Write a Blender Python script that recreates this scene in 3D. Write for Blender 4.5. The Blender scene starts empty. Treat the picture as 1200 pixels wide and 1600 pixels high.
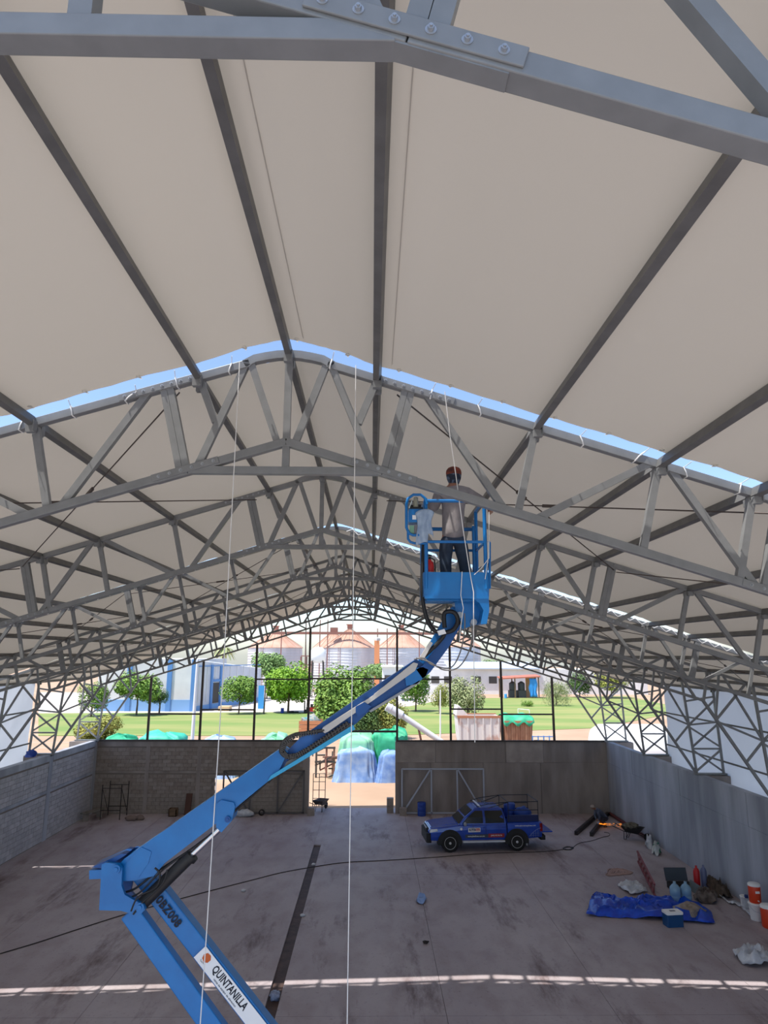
import bpy, bmesh, math, random
from mathutils import Vector, Matrix, noise
R = math.radians
C = bpy.context.scene.collection
sc = bpy.context.scene

# ---------------------------------------------------------------- camera
CAM = Vector((1.051, 0.0, 9.274)); FPX = 1083.7; PITCH = 0.2039; YAW = 0.0171; ROLL = 0.0038
cam = bpy.data.cameras.new('camera'); cam.sensor_fit = 'VERTICAL'; cam.sensor_height = 36
cam.lens = FPX / 1600 * 36; cam.clip_start = .05; cam.clip_end = 3000
camo = bpy.data.objects.new('camera', cam); C.objects.link(camo); sc.camera = camo
camo.matrix_world = Matrix.Translation(CAM) @ Matrix.Rotation(-YAW, 4, 'Z') @ Matrix.Rotation(PITCH + math.pi/2, 4, 'X') @ Matrix.Rotation(ROLL, 4, 'Z')
CR = camo.matrix_world.to_3x3().copy()
def at(px, py, Y=None, Z=None):
    'point of the place seen at a photo pixel, at depth Y or height Z'
    d = CR @ Vector(((px-600)/FPX, -(py-800)/FPX, -1.0))
    t = (Y-CAM.y)/d.y if Z is None else (Z-CAM.z)/d.z
    return CAM + d*t

# ---------------------------------------------------------------- sky, sun, exposure
SUN_DIR = Vector((.36, .19, -1.0)).normalized()          # the way the light travels
w = bpy.data.worlds.new('sky'); sc.world = w; w.use_nodes = True
nt = w.node_tree; nt.nodes.clear()
sky = nt.nodes.new('ShaderNodeTexSky'); sky.sky_type = 'NISHITA'; sky.sun_disc = False
sky.sun_elevation = math.asin(-SUN_DIR.z); sky.sun_rotation = math.atan2(-SUN_DIR.x, -SUN_DIR.y)
sky.air_density = .9; sky.dust_density = 1.0; sky.ozone_density = 2.5
bg = nt.nodes.new('ShaderNodeBackground'); bg.inputs[1].default_value = .6
wo = nt.nodes.new('ShaderNodeOutputWorld')
nt.links.new(sky.outputs[0], bg.inputs[0]); nt.links.new(bg.outputs[0], wo.inputs[0])
sl = bpy.data.lights.new('sun', 'SUN'); sl.energy = 14.0; sl.angle = R(.53); sl.color = (1, .965, .91)
so = bpy.data.objects.new('sun', sl); C.objects.link(so); so.rotation_euler = SUN_DIR.to_track_quat('-Z', 'Y').to_euler()
sc.view_settings.view_transform = 'Standard'; sc.view_settings.look = 'None'
sc.view_settings.gamma = 1; sc.view_settings.use_curve_mapping = False; sc.view_settings.exposure = -1.08
try:
    sc.cycles.max_bounces = 10; sc.cycles.diffuse_bounces = 6; sc.cycles.transmission_bounces = 6
    sc.cycles.use_denoising = True; sc.cycles.sample_clamp_indirect = 6
except Exception: pass

# ---------------------------------------------------------------- materials
def lin(c): return tuple(((v/255)/12.92 if v/255 <= .04045 else ((v/255+.055)/1.055)**2.4) for v in c)
MATS = {}
def mat(name, rgb, rough=.6, metal=0, rgb2=None, scale=4, detail=5, lo=.35, hi=.65, bump=0, bscale=None, stretch=None, emit=0, alpha=1, coat=0):
    if name in MATS: return MATS[name]
    m = bpy.data.materials.new(name); m.use_nodes = True; n = m.node_tree; b = n.nodes['Principled BSDF']
    c1 = (*lin(rgb), 1)
    b.inputs['Base Color'].default_value = c1; b.inputs['Roughness'].default_value = rough; b.inputs['Metallic'].default_value = metal
    if coat: b.inputs['Coat Weight'].default_value = coat
    if alpha < 1: b.inputs['Alpha'].default_value = alpha
    tc = n.nodes.new('ShaderNodeTexCoord'); vec = tc.outputs['Object']
    if stretch:
        mp = n.nodes.new('ShaderNodeMapping'); mp.inputs['Scale'].default_value = stretch; n.links.new(vec, mp.inputs[0]); vec = mp.outputs[0]
    if rgb2:
        t = n.nodes.new('ShaderNodeTexNoise'); t.inputs['Scale'].default_value = scale; t.inputs['Detail'].default_value = detail
        n.links.new(vec, t.inputs['Vector'])
        r = n.nodes.new('ShaderNodeValToRGB'); r.color_ramp.elements[0].position = lo; r.color_ramp.elements[1].position = hi
        r.color_ramp.elements[0].color = c1; r.color_ramp.elements[1].color = (*lin(rgb2), 1)
        n.links.new(t.outputs[0], r.inputs[0]); n.links.new(r.outputs[0], b.inputs['Base Color'])
    if bump:
        t2 = n.nodes.new('ShaderNodeTexNoise'); t2.inputs['Scale'].default_value = bscale or scale*4; t2.inputs['Detail'].default_value = 6
        n.links.new(vec, t2.inputs['Vector'])
        bp = n.nodes.new('ShaderNodeBump'); bp.inputs['Strength'].default_value = bump; bp.inputs['Distance'].default_value = .02
        n.links.new(t2.outputs[0], bp.inputs['Height']); n.links.new(bp.outputs[0], b.inputs['Normal'])
    if emit:
        b.inputs['Emission Color'].default_value = c1; b.inputs['Emission Strength'].default_value = emit
    MATS[name] = m; return m
def cloth_mat(name, rgb, trans, rgbt=None, bump=.15, bscale=3, rough=.5):
    'thin woven plastic that lets some light through'
    m = bpy.data.materials.new(name); m.use_nodes = True; n = m.node_tree; n.nodes.clear()
    d = n.nodes.new('ShaderNodeBsdfDiffuse'); t = n.nodes.new('ShaderNodeBsdfTranslucent'); mx = n.nodes.new('ShaderNodeMixShader')
    d.inputs[0].default_value = (*lin(rgb), 1); t.inputs[0].default_value = (*lin(rgbt or rgb), 1); mx.inputs[0].default_value = trans
    tc = n.nodes.new('ShaderNodeTexCoord'); tx = n.nodes.new('ShaderNodeTexNoise'); tx.inputs['Scale'].default_value = bscale
    mp = n.nodes.new('ShaderNodeMapping'); mp.inputs['Scale'].default_value = (.35, 1.0, .6)
    n.links.new(tc.outputs['Object'], mp.inputs[0]); n.links.new(mp.outputs[0], tx.inputs['Vector'])
    bp = n.nodes.new('ShaderNodeBump'); bp.inputs['Strength'].default_value = bump; bp.inputs['Distance'].default_value = .05
    n.links.new(tx.outputs[0], bp.inputs['Height']); n.links.new(bp.outputs[0], d.inputs['Normal']); n.links.new(bp.outputs[0], t.inputs['Normal'])
    o = n.nodes.new('ShaderNodeOutputMaterial')
    n.links.new(d.outputs[0], mx.inputs[1]); n.links.new(t.outputs[0], mx.inputs[2]); n.links.new(mx.outputs[0], o.inputs[0])
    MATS[name] = m; return m

# ---------------------------------------------------------------- mesh builder
def frame(d, up=Vector((0, 0, 1))):
    d = Vector(d).normalized(); s = d.cross(Vector(up))
    if s.length < 1e-5: s = d.cross(Vector((0, 1, 0)))
    s.normalize(); u = s.cross(d).normalized(); return d, s, u
class MB:
    def __init__(s): s.v = []; s.f = []; s.sm = []
    def add(s, vs, fs, smooth=False):
        o = len(s.v); s.v += [tuple(x) for x in vs]; s.f += [[i+o for i in f] for f in fs]; s.sm += [smooth]*len(fs); return s
    def beam(s, p, q, a, b, up=(0, 0, 1), taper=1.0):
        'box from p to q; a = thickness across, b = thickness along up'
        p, q = Vector(p), Vector(q); d, sd, u = frame(q-p, up); vs = []
        for P, k in ((p, 1), (q, taper)):
            for i, j in ((-1, -1), (1, -1), (1, 1), (-1, 1)): vs.append(P + sd*i*a/2*k + u*j*b/2*k)
        return s.add(vs, [(3, 2, 1, 0), (4, 5, 6, 7), (0, 1, 5, 4), (1, 2, 6, 5), (2, 3, 7, 6), (3, 0, 4, 7)])
    def box(s, lo, hi):
        x0, y0, z0 = lo; x1, y1, z1 = hi
        return s.add([(x0,y0,z0),(x1,y0,z0),(x1,y1,z0),(x0,y1,z0),(x0,y0,z1),(x1,y0,z1),(x1,y1,z1),(x0,y1,z1)],
            [(3,2,1,0),(4,5,6,7),(0,1,5,4),(1,2,6,5),(2,3,7,6),(3,0,4,7)])
    def rbox(s, lo, hi, r, n=3, axis=2):
        'box with rounded corners about one axis'
        k = [i for i in range(3) if i != axis]; a0, a1, b0, b1 = lo[k[0]], hi[k[0]], lo[k[1]], hi[k[1]]; poly = []
        for cx, cy, t0 in ((a1-r, b1-r, 0), (a0+r, b1-r, 90), (a0+r, b0+r, 180), (a1-r, b0+r, 270)):
            for i in range(n+1):
                t = R(t0 + 90*i/n); poly.append((cx + r*math.cos(t), cy + r*math.sin(t)))
        def mk(p, h):
            o = [0, 0, 0]; o[k[0]], o[k[1]], o[axis] = p[0], p[1], h; return o
        return s.loft([[mk(p, lo[axis]) for p in poly], [mk(p, hi[axis]) for p in poly]])
    def loft(s, rings, caps=True, smooth=False, closed=True):
        n = len(rings[0]); vs = [p for r in rings for p in r]; fs = []
        for i in range(len(rings)-1):
            for j in range(n if closed else n-1):
                k = (j+1) % n; fs.append((i*n+j, i*n+k, (i+1)*n+k, (i+1)*n+j))
        s.add(vs, fs, smooth)
        if caps and closed:
            s.add(rings[0], [tuple(range(n))[::-1]]); s.add(rings[-1], [tuple(range(n))])
        return s
    def cyl(s, p, q, r, r2=None, n=10, caps=True):
        p, q = Vector(p), Vector(q); d, a, b = frame(q-p); r2 = r if r2 is None else r2
        ring = lambda P, rr: [P + (a*math.cos(2*math.pi*i/n) + b*math.sin(2*math.pi*i/n))*rr for i in range(n)]
        return s.loft([ring(p, r), ring(q, r2)], caps, True)
    def tube(s, pts, r, n=6, caps=True):
        pts = [Vector(p) for p in pts]; rings = []; up = Vector((0, 0, 1)); prev = None
        for i, P in enumerate(pts):
            d = (pts[min(i+1, len(pts)-1)] - pts[max(i-1, 0)])
            if d.length < 1e-6: d = Vector((0, 0, 1))
            d.normalize()
            if prev is None: _, a, b = frame(d)
            else:
                a = prev - d*prev.dot(d)
                if a.length < 1e-5: _, a, b = frame(d)
                a.normalize(); b = a.cross(d)
            prev = a; rr = r[i] if isinstance(r, (list, tuple)) else r
            rings.append([P + (a*math.cos(2*math.pi*k/n) + b*math.sin(2*math.pi*k/n))*rr for k in range(n)])
        return s.loft(rings, caps, True)
    def lathe(s, c, prof, n=16, axis=(0, 0, 1), smooth=True, caps=True):
        c = Vector(c); d, a, b = frame(axis)
        return s.loft([[c + d*h + (a*math.cos(2*math.pi*k/n) + b*math.sin(2*math.pi*k/n))*max(r, 1e-4) for k in range(n)] for r, h in prof], caps, smooth)
    def prism(s, poly, fn, h0, h1):
        'poly of 2-D points; fn(u, v, h) gives 3-D'
        return s.loft([[fn(u, v, h0) for u, v in poly], [fn(u, v, h1) for u, v in poly]])
    def grid(s, nu, nv, fn, smooth=True):
        vs = [fn(i/nu, j/nv) for i in range(nu+1) for j in range(nv+1)]; m = nv+1
        return s.add(vs, [(i*m+j, (i+1)*m+j, (i+1)*m+j+1, i*m+j+1) for i in range(nu) for j in range(nv)], smooth)
    def blob(s, c, rad, seed=0, amp=.25, fr=1.6, n=10, m=14, flat=None):
        c = Vector(c); rad = Vector(rad); rings = []
        for i in range(n+1):
            t = math.pi*i/n; ring = []
            for k in range(m):
                a = 2*math.pi*k/m; d = Vector((math.sin(t)*math.cos(a), math.sin(t)*math.sin(a), math.cos(t)))
                q = 1 + amp*noise.noise(d*fr + Vector((seed*7.3, seed*3.1, 0)))*2
                P = Vector((d.x*rad.x, d.y*rad.y, d.z*rad.z))*q
                if flat is not None and P.z < flat: P.z = flat
                ring.append(c + P)
            rings.append(ring)
        return s.loft(rings, False, True)
    def mesh(s, name, m, off=Vector((0, 0, 0))):
        me = bpy.data.meshes.new(name); me.from_pydata([(x-off.x, y-off.y, z-off.z) for x, y, z in s.v], [], s.f)
        if any(s.sm): me.polygons.foreach_set('use_smooth', s.sm)
        if m: me.materials.append(m)
        me.update(); return me
    def build(s, name, m, parent=None, label=None, cat=None, group=None, kind=None, bevel=0, solid=0, fix=True):
        if parent is not None: off = Vector(parent.get('_o', (0, 0, 0)))
        else:
            xs, ys, zs = zip(*s.v); off = Vector(((min(xs)+max(xs))/2, (min(ys)+max(ys))/2, min(zs)))
        me = s.mesh(name, m, off)
        if fix:
            bm = bmesh.new(); bm.from_mesh(me); bmesh.ops.recalc_face_normals(bm, faces=bm.faces); bm.to_mesh(me); bm.free()
        o = bpy.data.objects.new(name, me); C.objects.link(o)
        if parent is not None: o.parent = parent
        else: o.location = off
        o['_o'] = tuple(off); tag(o, label, cat, group, kind)
        if solid:
            sd = o.modifiers.new('solid', 'SOLIDIFY'); sd.thickness = solid; sd.offset = 0
        if bevel:
            bv = o.modifiers.new('bevel', 'BEVEL'); bv.width = bevel; bv.segments = 2; bv.limit_method = 'ANGLE'
        return o
def tag(o, label=None, cat=None, group=None, kind=None):
    for k, v in (('label', label), ('category', cat), ('group', group), ('kind', kind)):
        if v: o[k] = v
    return o
def thing(name, loc, label, cat, group=None, kind=None):
    o = bpy.data.objects.new(name, None); C.objects.link(o); o.location = loc; o['_o'] = tuple(loc); o.empty_display_size = .2
    return tag(o, label, cat, group, kind)
def dup(root, loc, rotz=None, label=None, group=None):
    r = root.copy(); C.objects.link(r); r.location = loc
    if rotz is not None: r.rotation_euler = (0, 0, rotz)
    if label: r['label'] = label
    if group: r['group'] = group
    for ch in root.children:
        c = ch.copy(); C.objects.link(c); c.parent = r
        for g in ch.children:
            d = g.copy(); C.objects.link(d); d.parent = c
    return r
def one(name, m, label, cat, fn, **k):
    b = MB(); fn(b); return b.build(name, m, None, label, cat, **k)
def text(body, size, m, parent, M, name='lettering', ext=.002, sx=1.0, align='CENTER', bold=.012):
    'flat lettering turned into a mesh; M places it (x right, y up)'
    cu = bpy.data.curves.new('t', 'FONT'); cu.body = body; cu.size = size; cu.align_x = align; cu.align_y = 'CENTER'; cu.extrude = ext; cu.resolution_u = 2; cu.offset = bold*size
    t = bpy.data.objects.new('t', cu); C.objects.link(t); dg = bpy.context.evaluated_depsgraph_get()
    me = bpy.data.meshes.new_from_object(t.evaluated_get(dg)); bpy.data.objects.remove(t); me.name = name
    off = Vector(parent.get('_o', (0, 0, 0)))
    me.transform(Matrix.Translation(-off) @ M @ Matrix.Diagonal((sx, 1, 1, 1))); me.materials.clear(); me.materials.append(m)
    o = bpy.data.objects.new(name, me); C.objects.link(o); o.parent = parent; o['_o'] = tuple(off); return o
ORD = ['first', 'second', 'third', 'fourth', 'fifth', 'sixth', 'seventh', 'eighth', 'ninth', 'tenth', 'eleventh', 'twelfth']

# ---------------------------------------------------------------- palette
STEEL = mat('painted_steel', (131, 132, 132), .36, 0, (123, 124, 124), 6, bump=.03)
STEELD = mat('purlin_steel', (110, 109, 107), .5, 0, (99, 98, 96), 5)
BOLT = mat('bolt_zinc', (165, 168, 172), .4, .5)
MEMB = cloth_mat('roof_membrane', (188, 182, 171), .088, (236, 222, 200), .10, 1.2)
SHEET = cloth_mat('side_sheet', (204, 206, 210), .36, (222, 228, 236), .25, 1.5)
ROD = mat('rod_steel', (88, 78, 72), .6, .2)
ROPE = mat('white_rope', (232, 230, 225), .8)
# ================================================================ the large structure
TY = [2.106 + 6*i for i in range(8)]                      # the eight trusses
TCB = lambda x: 12.92 - .311*abs(x)                       # underside of the top chord
BCB = lambda x: 11.755 - .31*abs(x)                       # underside of the bottom chord
Y0, YEND = -4.2, 44.9

# ---- floor of concrete bays with a drain channel
def floor_mat():
    m = bpy.data.materials.new('floor_concrete'); m.use_nodes = True; n = m.node_tree; b = n.nodes['Principled BSDF']
    tc = n.nodes.new('ShaderNodeTexCoord'); g = n.nodes.new('ShaderNodeNewGeometry'); L = n.links.new
    def ns(scale, detail, st=(1, 1, 1), lo=.4, hi=.6, c0=(0, 0, 0, 1), c1=(1, 1, 1, 1), rough=.55):
        mp = n.nodes.new('ShaderNodeMapping'); mp.inputs['Scale'].default_value = st; L(g.outputs['Position'], mp.inputs[0])
        t = n.nodes.new('ShaderNodeTexNoise'); t.inputs['Scale'].default_value = scale; t.inputs['Detail'].default_value = detail; t.inputs['Roughness'].default_value = rough
        L(mp.outputs[0], t.inputs['Vector']); r = n.nodes.new('ShaderNodeValToRGB')
        r.color_ramp.elements[0].position = lo; r.color_ramp.elements[1].position = hi; r.color_ramp.elements[0].color = c0; r.color_ramp.elements[1].color = c1
        L(t.outputs[0], r.inputs[0]); return r.outputs[0]
    def mix(f, a, c, k=1):
        x = n.nodes.new('ShaderNodeMix'); x.data_type = 'RGBA'
        if k != 1:
            mm = n.nodes.new('ShaderNodeMath'); mm.operation = 'MULTIPLY'; mm.inputs[1].default_value = k; L(f, mm.inputs[0]); f = mm.outputs[0]
        L(f, x.inputs[0])
        for s_, v in ((6, a), (7, c)):
            if isinstance(v, tuple): x.inputs[s_].default_value = (*lin(v), 1)
            else: L(v, x.inputs[s_])
        return x.outputs[2]
    base = mix(ns(.22, 6, (1, .55, 1), .35, .7), (158, 146, 149), (178, 168, 169))
    base = mix(ns(1.3, 8, (1, .5, 1), .45, .75), base, (132, 113, 110), .55)
    base = mix(ns(.34, 8, (1.7, .42, 1), .54, .68, rough=.72), base, (86, 60, 57), .85)      # rusty mud scuffs
    base = mix(ns(9, 5, lo=.6, hi=.72), base, (108, 95, 94), .5)
    L(base, b.inputs['Base Color']); b.inputs['Roughness'].default_value = .62
    t = n.nodes.new('ShaderNodeTexNoise'); t.inputs['Scale'].default_value = 14; t.inputs['Detail'].default_value = 6; L(g.outputs['Position'], t.inputs['Vector'])
    bp = n.nodes.new('ShaderNodeBump'); bp.inputs['Strength'].default_value = .12; bp.inputs['Distance'].default_value = .02; L(t.outputs[0], bp.inputs['Height']); L(bp.outputs[0], b.inputs['Normal'])
    return m
FLOOR = floor_mat()
MUD = mat('wet_mud', (58, 42, 36), .7, 0, (84, 62, 54), 3, bump=.4, bscale=12)
fl = thing('floor', (0, 20, 0), 'mud-stained grey concrete floor slab of the open hall', 'floor', kind='structure'); del fl['category']
xs_ = [-15.5, -11.1, -6.5, -1.74, None, -1.40, 3.1, 7.6, 12.0, 15.5]
cells = [(-15.5, -11.1), (-11.1, -6.5), (-6.5, -1.74), (-1.40, 3.1), (3.1, 7.6), (7.6, 12.0), (12.0, 15.5)]
for (a, b_) in cells:
    ys = [Y0, 8.5, 20.5, 32.5, 45.9]
    for c, d in zip(ys, ys[1:]):
        MB().box((a+.006, c+.006, -.25), (b_-.006, d-.006, 0)).build('slab', FLOOR, fl)
MB().box((-1.74, Y0, -.25), (-1.40, 37.4, -.07)).build('drain_bed', MUD, fl)
MB().box((-1.74, 37.4, -.25), (-1.40, 45.9, -.006)).build('drain_bed', FLOOR, fl)
MB().box((-15.5, Y0, -.4), (15.5, 45.9, -.25)).build('sub_base', MUD, fl)

# ---- walls
CONC = mat('wall_concrete', (158, 148, 142), .8, 0, (128, 119, 114), 1.2, 7, bump=.2, bscale=9, stretch=(1, 1, .25))
CONC2 = mat('wall_concrete_grey', (178, 182, 192), .8, 0, (140, 144, 154), .9, 7, bump=.2, bscale=9, stretch=(1, 1, .18))
MORTAR = mat('mortar', (128, 118, 110), .9)
BLOCKM = [mat('block_%s' % k, c, .9, 0, c2, 5, bump=.25, bscale=30) for k, c, c2 in (('grey', (150, 140, 132), (136, 126, 118)), ('warm', (146, 135, 127), (132, 121, 113)), ('pale', (156, 146, 138), (142, 132, 124)))]
BLOCKL = [mat('block_left_%s' % k, c, .9, 0, c2, 5, bump=.25, bscale=30) for k, c, c2 in (('a', (184, 182, 186), (168, 166, 170)), ('b', (178, 176, 180), (162, 160, 164)), ('c', (190, 188, 192), (174, 172, 176)))]
CONC3 = mat('wall_concrete_pale', (172, 162, 156), .8, 0, (146, 137, 131), 1.2, 7, bump=.2, bscale=9)
def blocks(parent, org, ux, length, z0, z1, face, keep, limit, holes=(), mats=None):
    mats = mats or BLOCKM
    'coursed concrete blocks proud of a recessed mortar bed; keep() says which lie nearest'
    rnd = random.Random(5); org = Vector(org); ux = Vector(ux); face = Vector(face); L_, H_ = .5, .22; cells = []
    r = 0; z = z0
    while z + .1 < z1:
        h = min(H_, z1-z); s = -(L_/2 if r % 2 else 0)
        while s < length - .02:
            a, b_ = max(s, 0), min(s+L_, length)
            if b_-a > .06 and not any(h0 < (a+b_)/2 < h1 and q0 < z+h/2 < q1 for h0, h1, q0, q1 in holes): cells.append((a, b_, z, z+h))
            s += L_
        z += H_; r += 1
    cells.sort(key=keep); rest = MB(); shared = {}
    for i, (a, b_, c, d) in enumerate(cells):
        dep = .012 + .008*rnd.random(); g = .008
        p = org + ux*(a+g); q = org + ux*(b_-g)
        vs = []
        for P, k in ((p, 0), (q, 0), (q, 1), (p, 1)): vs.append(Vector((P.x, P.y, 0)) + face*(dep*k))
        V = [(v.x, v.y, c+g) for v in vs] + [(v.x, v.y, d-g) for v in vs]
        F = [(3,2,1,0),(4,5,6,7),(0,1,5,4),(1,2,6,5),(2,3,7,6),(3,0,4,7)]
        if i < limit: MB().add(V, F).build('concrete_block', mats[rnd.randrange(3)], parent)
        else: rest.add(V, F)
    if rest.v: tag(rest.build('block_courses', mats[0], parent), kind='stuff')
YW = 44.3
# back wall, left of the doorway: block masonry, with a foot door
wb = thing('wall_back', (-9, YW, 0), None, None, kind='structure'); wb['label'] = 'grey block wall left of the wide rear doorway'
m_ = MB()
m_.box((-15.5, YW, 0), (-8.35, YW+.3, 4.1)); m_.box((-6.9, YW, 0), (-2.7, YW+.3, 4.1)); m_.box((-8.35, YW, 2.15), (-6.9, YW+.3, 4.1))
m_.build('mortar_bed', MORTAR, wb)
MB().box((-15.5, YW-.04, 2.3), (-2.7, YW, 2.42)).build('bond_beam', CONC, wb)
MB().box((-15.5, YW-.03, 3.82), (-2.7, YW+.32, 4.12)).build('top_beam', CONC, wb)
MB().box((-3.05, YW-.05, 0), (-2.65, YW+.33, 4.12)).build('door_jamb', CONC, wb)
for x in (-12.4, -9.3, -6.1): MB().box((x-.12, YW-.022, 0), (x+.12, YW, 3.82)).build('column', CONC, wb)
blocks(wb, (-15.5, YW, 0), (1, 0, 0), 12.45, .02, 2.3, (0, -1, 0), lambda c: -c[3], 120, holes=[(7.15, 8.6, 0, 2.15)])
blocks(wb, (-15.5, YW, 0), (1, 0, 0), 12.45, 2.42, 3.82, (0, -1, 0), lambda c: -c[3], 175)
# back wall, right of the doorway: poured concrete
wr = thing('wall_back', (9, YW, 0), None, None, kind='structure'); wr['label'] = 'dark poured concrete wall right of the rear doorway'
for a, b_ in ((2.55, 4.7), (4.7, 7.9), (7.9, 11.4), (11.4, 15.5)):
    MB().box((a+.01, YW, 0), (b_-.01, YW+.3, 2.9)).build('pour_panel', CONC, wr)
for a, b_, k in ((2.55, 5.0, .01), (5.0, 9.3, 0), (9.3, 11.6, .012), (11.6, 15.5, 0)):
    MB().box((a+.008, YW-k, 2.91), (b_-.008, YW+.3, 4.12)).build('pour_panel', CONC if k == 0 else CONC3, wr)
# side walls with pedestals outside under each truss leg
for sgn, nm in ((1, 'right'), (-1, 'left')):
    ws = thing('wall_'+nm, (15.6*sgn, 20, 0), None, None, kind='structure')
    ws['label'] = 'long grey concrete side wall on the right with lap line' if sgn > 0 else 'side wall of concrete columns and block infill on the left'
    y = Y0
    bounds = [Y0] + [t for t in TY] + [44.6]
    X0, X1 = (15.5, 15.8) if sgn > 0 else (-15.8, -15.5)
    if sgn > 0:
        for a, b_ in zip(bounds, bounds[1:]):
            nn = max(1, round((b_-a)/2))
            for i in range(nn):
                c, d = a+(b_-a)*i/nn, a+(b_-a)*(i+1)/nn
                MB().box((X0, c+.006, 0), (X1, d-.006, 2.92)).build('pour_panel', CONC2, ws)
                MB().box((X0-.012*(i % 2), c+.006, 2.93), (X1, d-.006, 4.16)).build('pour_panel', CONC2, ws)
    else:
        for a, b_ in zip(bounds, bounds[1:]):
            if a > 20:
                MB().box((-15.8, a, 0), (-15.52, b_, 4.1)).build('mortar_bed', MORTAR, ws)
                MB().box((-15.8, a-.2, 0), (-15.48, a+.2, 4.1)).build('column', CONC2, ws)
                MB().box((-15.82, a+.2, 3.86), (-15.47, b_-.2, 4.18)).build('top_beam', CONC2, ws)
                MB().box((-15.8, a+.2, 2.3), (-15.49, b_-.2, 2.45)).build('bond_beam', CONC2, ws)
            else:
                for i in range(3):
                    c, d = a+(b_-a)*i/3, a+(b_-a)*(i+1)/3
                    MB().box((X0, c+.006, 0), (X1, d-.006, 4.1)).build('pour_panel', CONC2, ws)
        blocks(ws, (-15.52, 20.4, 0), (0, 1, 0), 24.0, 2.45, 3.86, (1, 0, 0), lambda c: abs(c[0]-16), 150, mats=BLOCKL)
        blocks(ws, (-15.52, 20.4, 0), (0, 1, 0), 24.0, .02, 2.3, (1, 0, 0), lambda c: abs(c[0]-16), 140, mats=BLOCKL)
    for t in TY:
        a, b_ = (15.8, 17.0) if sgn > 0 else (-17.0, -15.8)
        MB().box((a, t-.3, 0), (b_, t+.3, 4.14)).build('pedestal', CONC, ws)
        a, b_ = (15.8, 16.4) if sgn > 0 else (-16.4, -15.8)
        MB().box((a, t-.75, 0), (b_, t-.31, 3.75)).build('pedestal', CONC, ws)

# ---- roof membrane in panels of two bays, gaps over every second truss
def ridge_z(x, dz=0):
    ax = abs(x); z = 13.035 - .311*ax
    return z + dz
PX = [0, 1.10, 3.05, 4.53, 5.65, 7.52, 9.0, 10.1, 12.0, 13.5, 15.0, 16.5]
def memb(y0, y1, label, seed):
    xs = []
    allx = sorted(set([-x for x in PX] + PX + [-16.85, 16.85]))
    for a, b_ in zip(allx, allx[1:]):
        k = 14 if (y0 < 9 and max(abs(a), abs(b_)) < 9.1) else 7
        xs += [a + (b_-a)*i/k for i in range(k)]
    xs.append(16.85); ny = int((y1-y0)/(.12 if y0 < 9 else .25))
    def fn(i, j):
        x = xs[i]; ya = y0 + (.3 if y0 > 31 and x < -14.2 else 0); y = ya + (y1-ya)*j/ny
        q = min((abs(abs(x)-p) for p in PX)); e = min(y-y0, y1-y)
        z = ridge_z(x, .012)
        z += .035*min(1, q/.5)*(.6 + .8*noise.noise(Vector((x*.35, y*.22, seed))))             # billow between purlins
        z += .012*noise.noise(Vector((x*.9, y*.5, seed+4)))*min(1, q/.3)
        if e < .7: z += .005*math.sin(x*math.pi*2/.62)*(1-e/.7)*min(1, q/.2)           # scalloped hem
        if abs(x) < .9: z += .02*math.exp(-q*4)*noise.noise(Vector((x*9, y*1.3, seed+9)))*min(1, q/.08)
        z += .018*math.exp(-e/.55)*abs(noise.noise(Vector((x*5.5 + (y-y0)*.8, y*.35, seed+2))))*min(1, q/.1)   # gathers at the hem
        if 2.6 < x < 7 and y < 7: z += .016*abs(noise.noise(Vector(((x*.5+y)*2.6, (x-y*.5)*.35, seed+6))))*min(1, q/.3)*min(1, (x-2.6)/.8)
        return (x, y, z)
    b = MB(); m = ny+1; n = len(xs)
    b.add([fn(i, j) for i in range(n) for j in range(m)], [(i*m+j, (i+1)*m+j, (i+1)*m+j+1, i*m+j+1) for i in range(n-1) for j in range(ny)], True)
    o = b.build('ceiling', MEMB, None, label, None, kind='structure'); 
    # edge grommet tabs, one by one on the hems beside the camera
    return o
YR = 1.55; BREAKS = [YR, 7.87, 19.87, 31.95, YEND]; STARTS = [YR, 8.40, 20.40, 31.95]
CEIL = []
for k in range(4):
    CEIL.append(memb(STARTS[k], BREAKS[k+1], ['cream fabric roof panel overhead, nearest the camera', 'fabric roof panel behind the sunlit second truss', 'fabric roof panel over the middle of the hall', 'fabric roof panel over the far end of the hall'][k], k*3.3))
# welded seams and hem eyelets
for k, x in ((0, .21), (0, 1.27)):
    b = MB(); b.beam((x, YR+.05, ridge_z(x)+.010), (x, 7.7, ridge_z(x)+.010), .008, .004); b.build('weld_seam', MEMB, CEIL[0])
EYE = cloth_mat('eyelet', (240, 238, 232), .5)
me_eye = None
for i in range(-14, 15):
    x = i*.62 + .12
    if abs(x) < .08 or abs(x) > 8.6: continue
    z = ridge_z(x) + .01
    b = MB(); b.lathe((x, 7.80, z-.004), [(.016, 0), (.03, .004), (.03, .012), (.012, .014)], 8)
    b.beam((x, 7.80, z+.012), (x, 7.90, z+.02), .02, .008)
    b.build('eyelet', EYE, CEIL[0])

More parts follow.
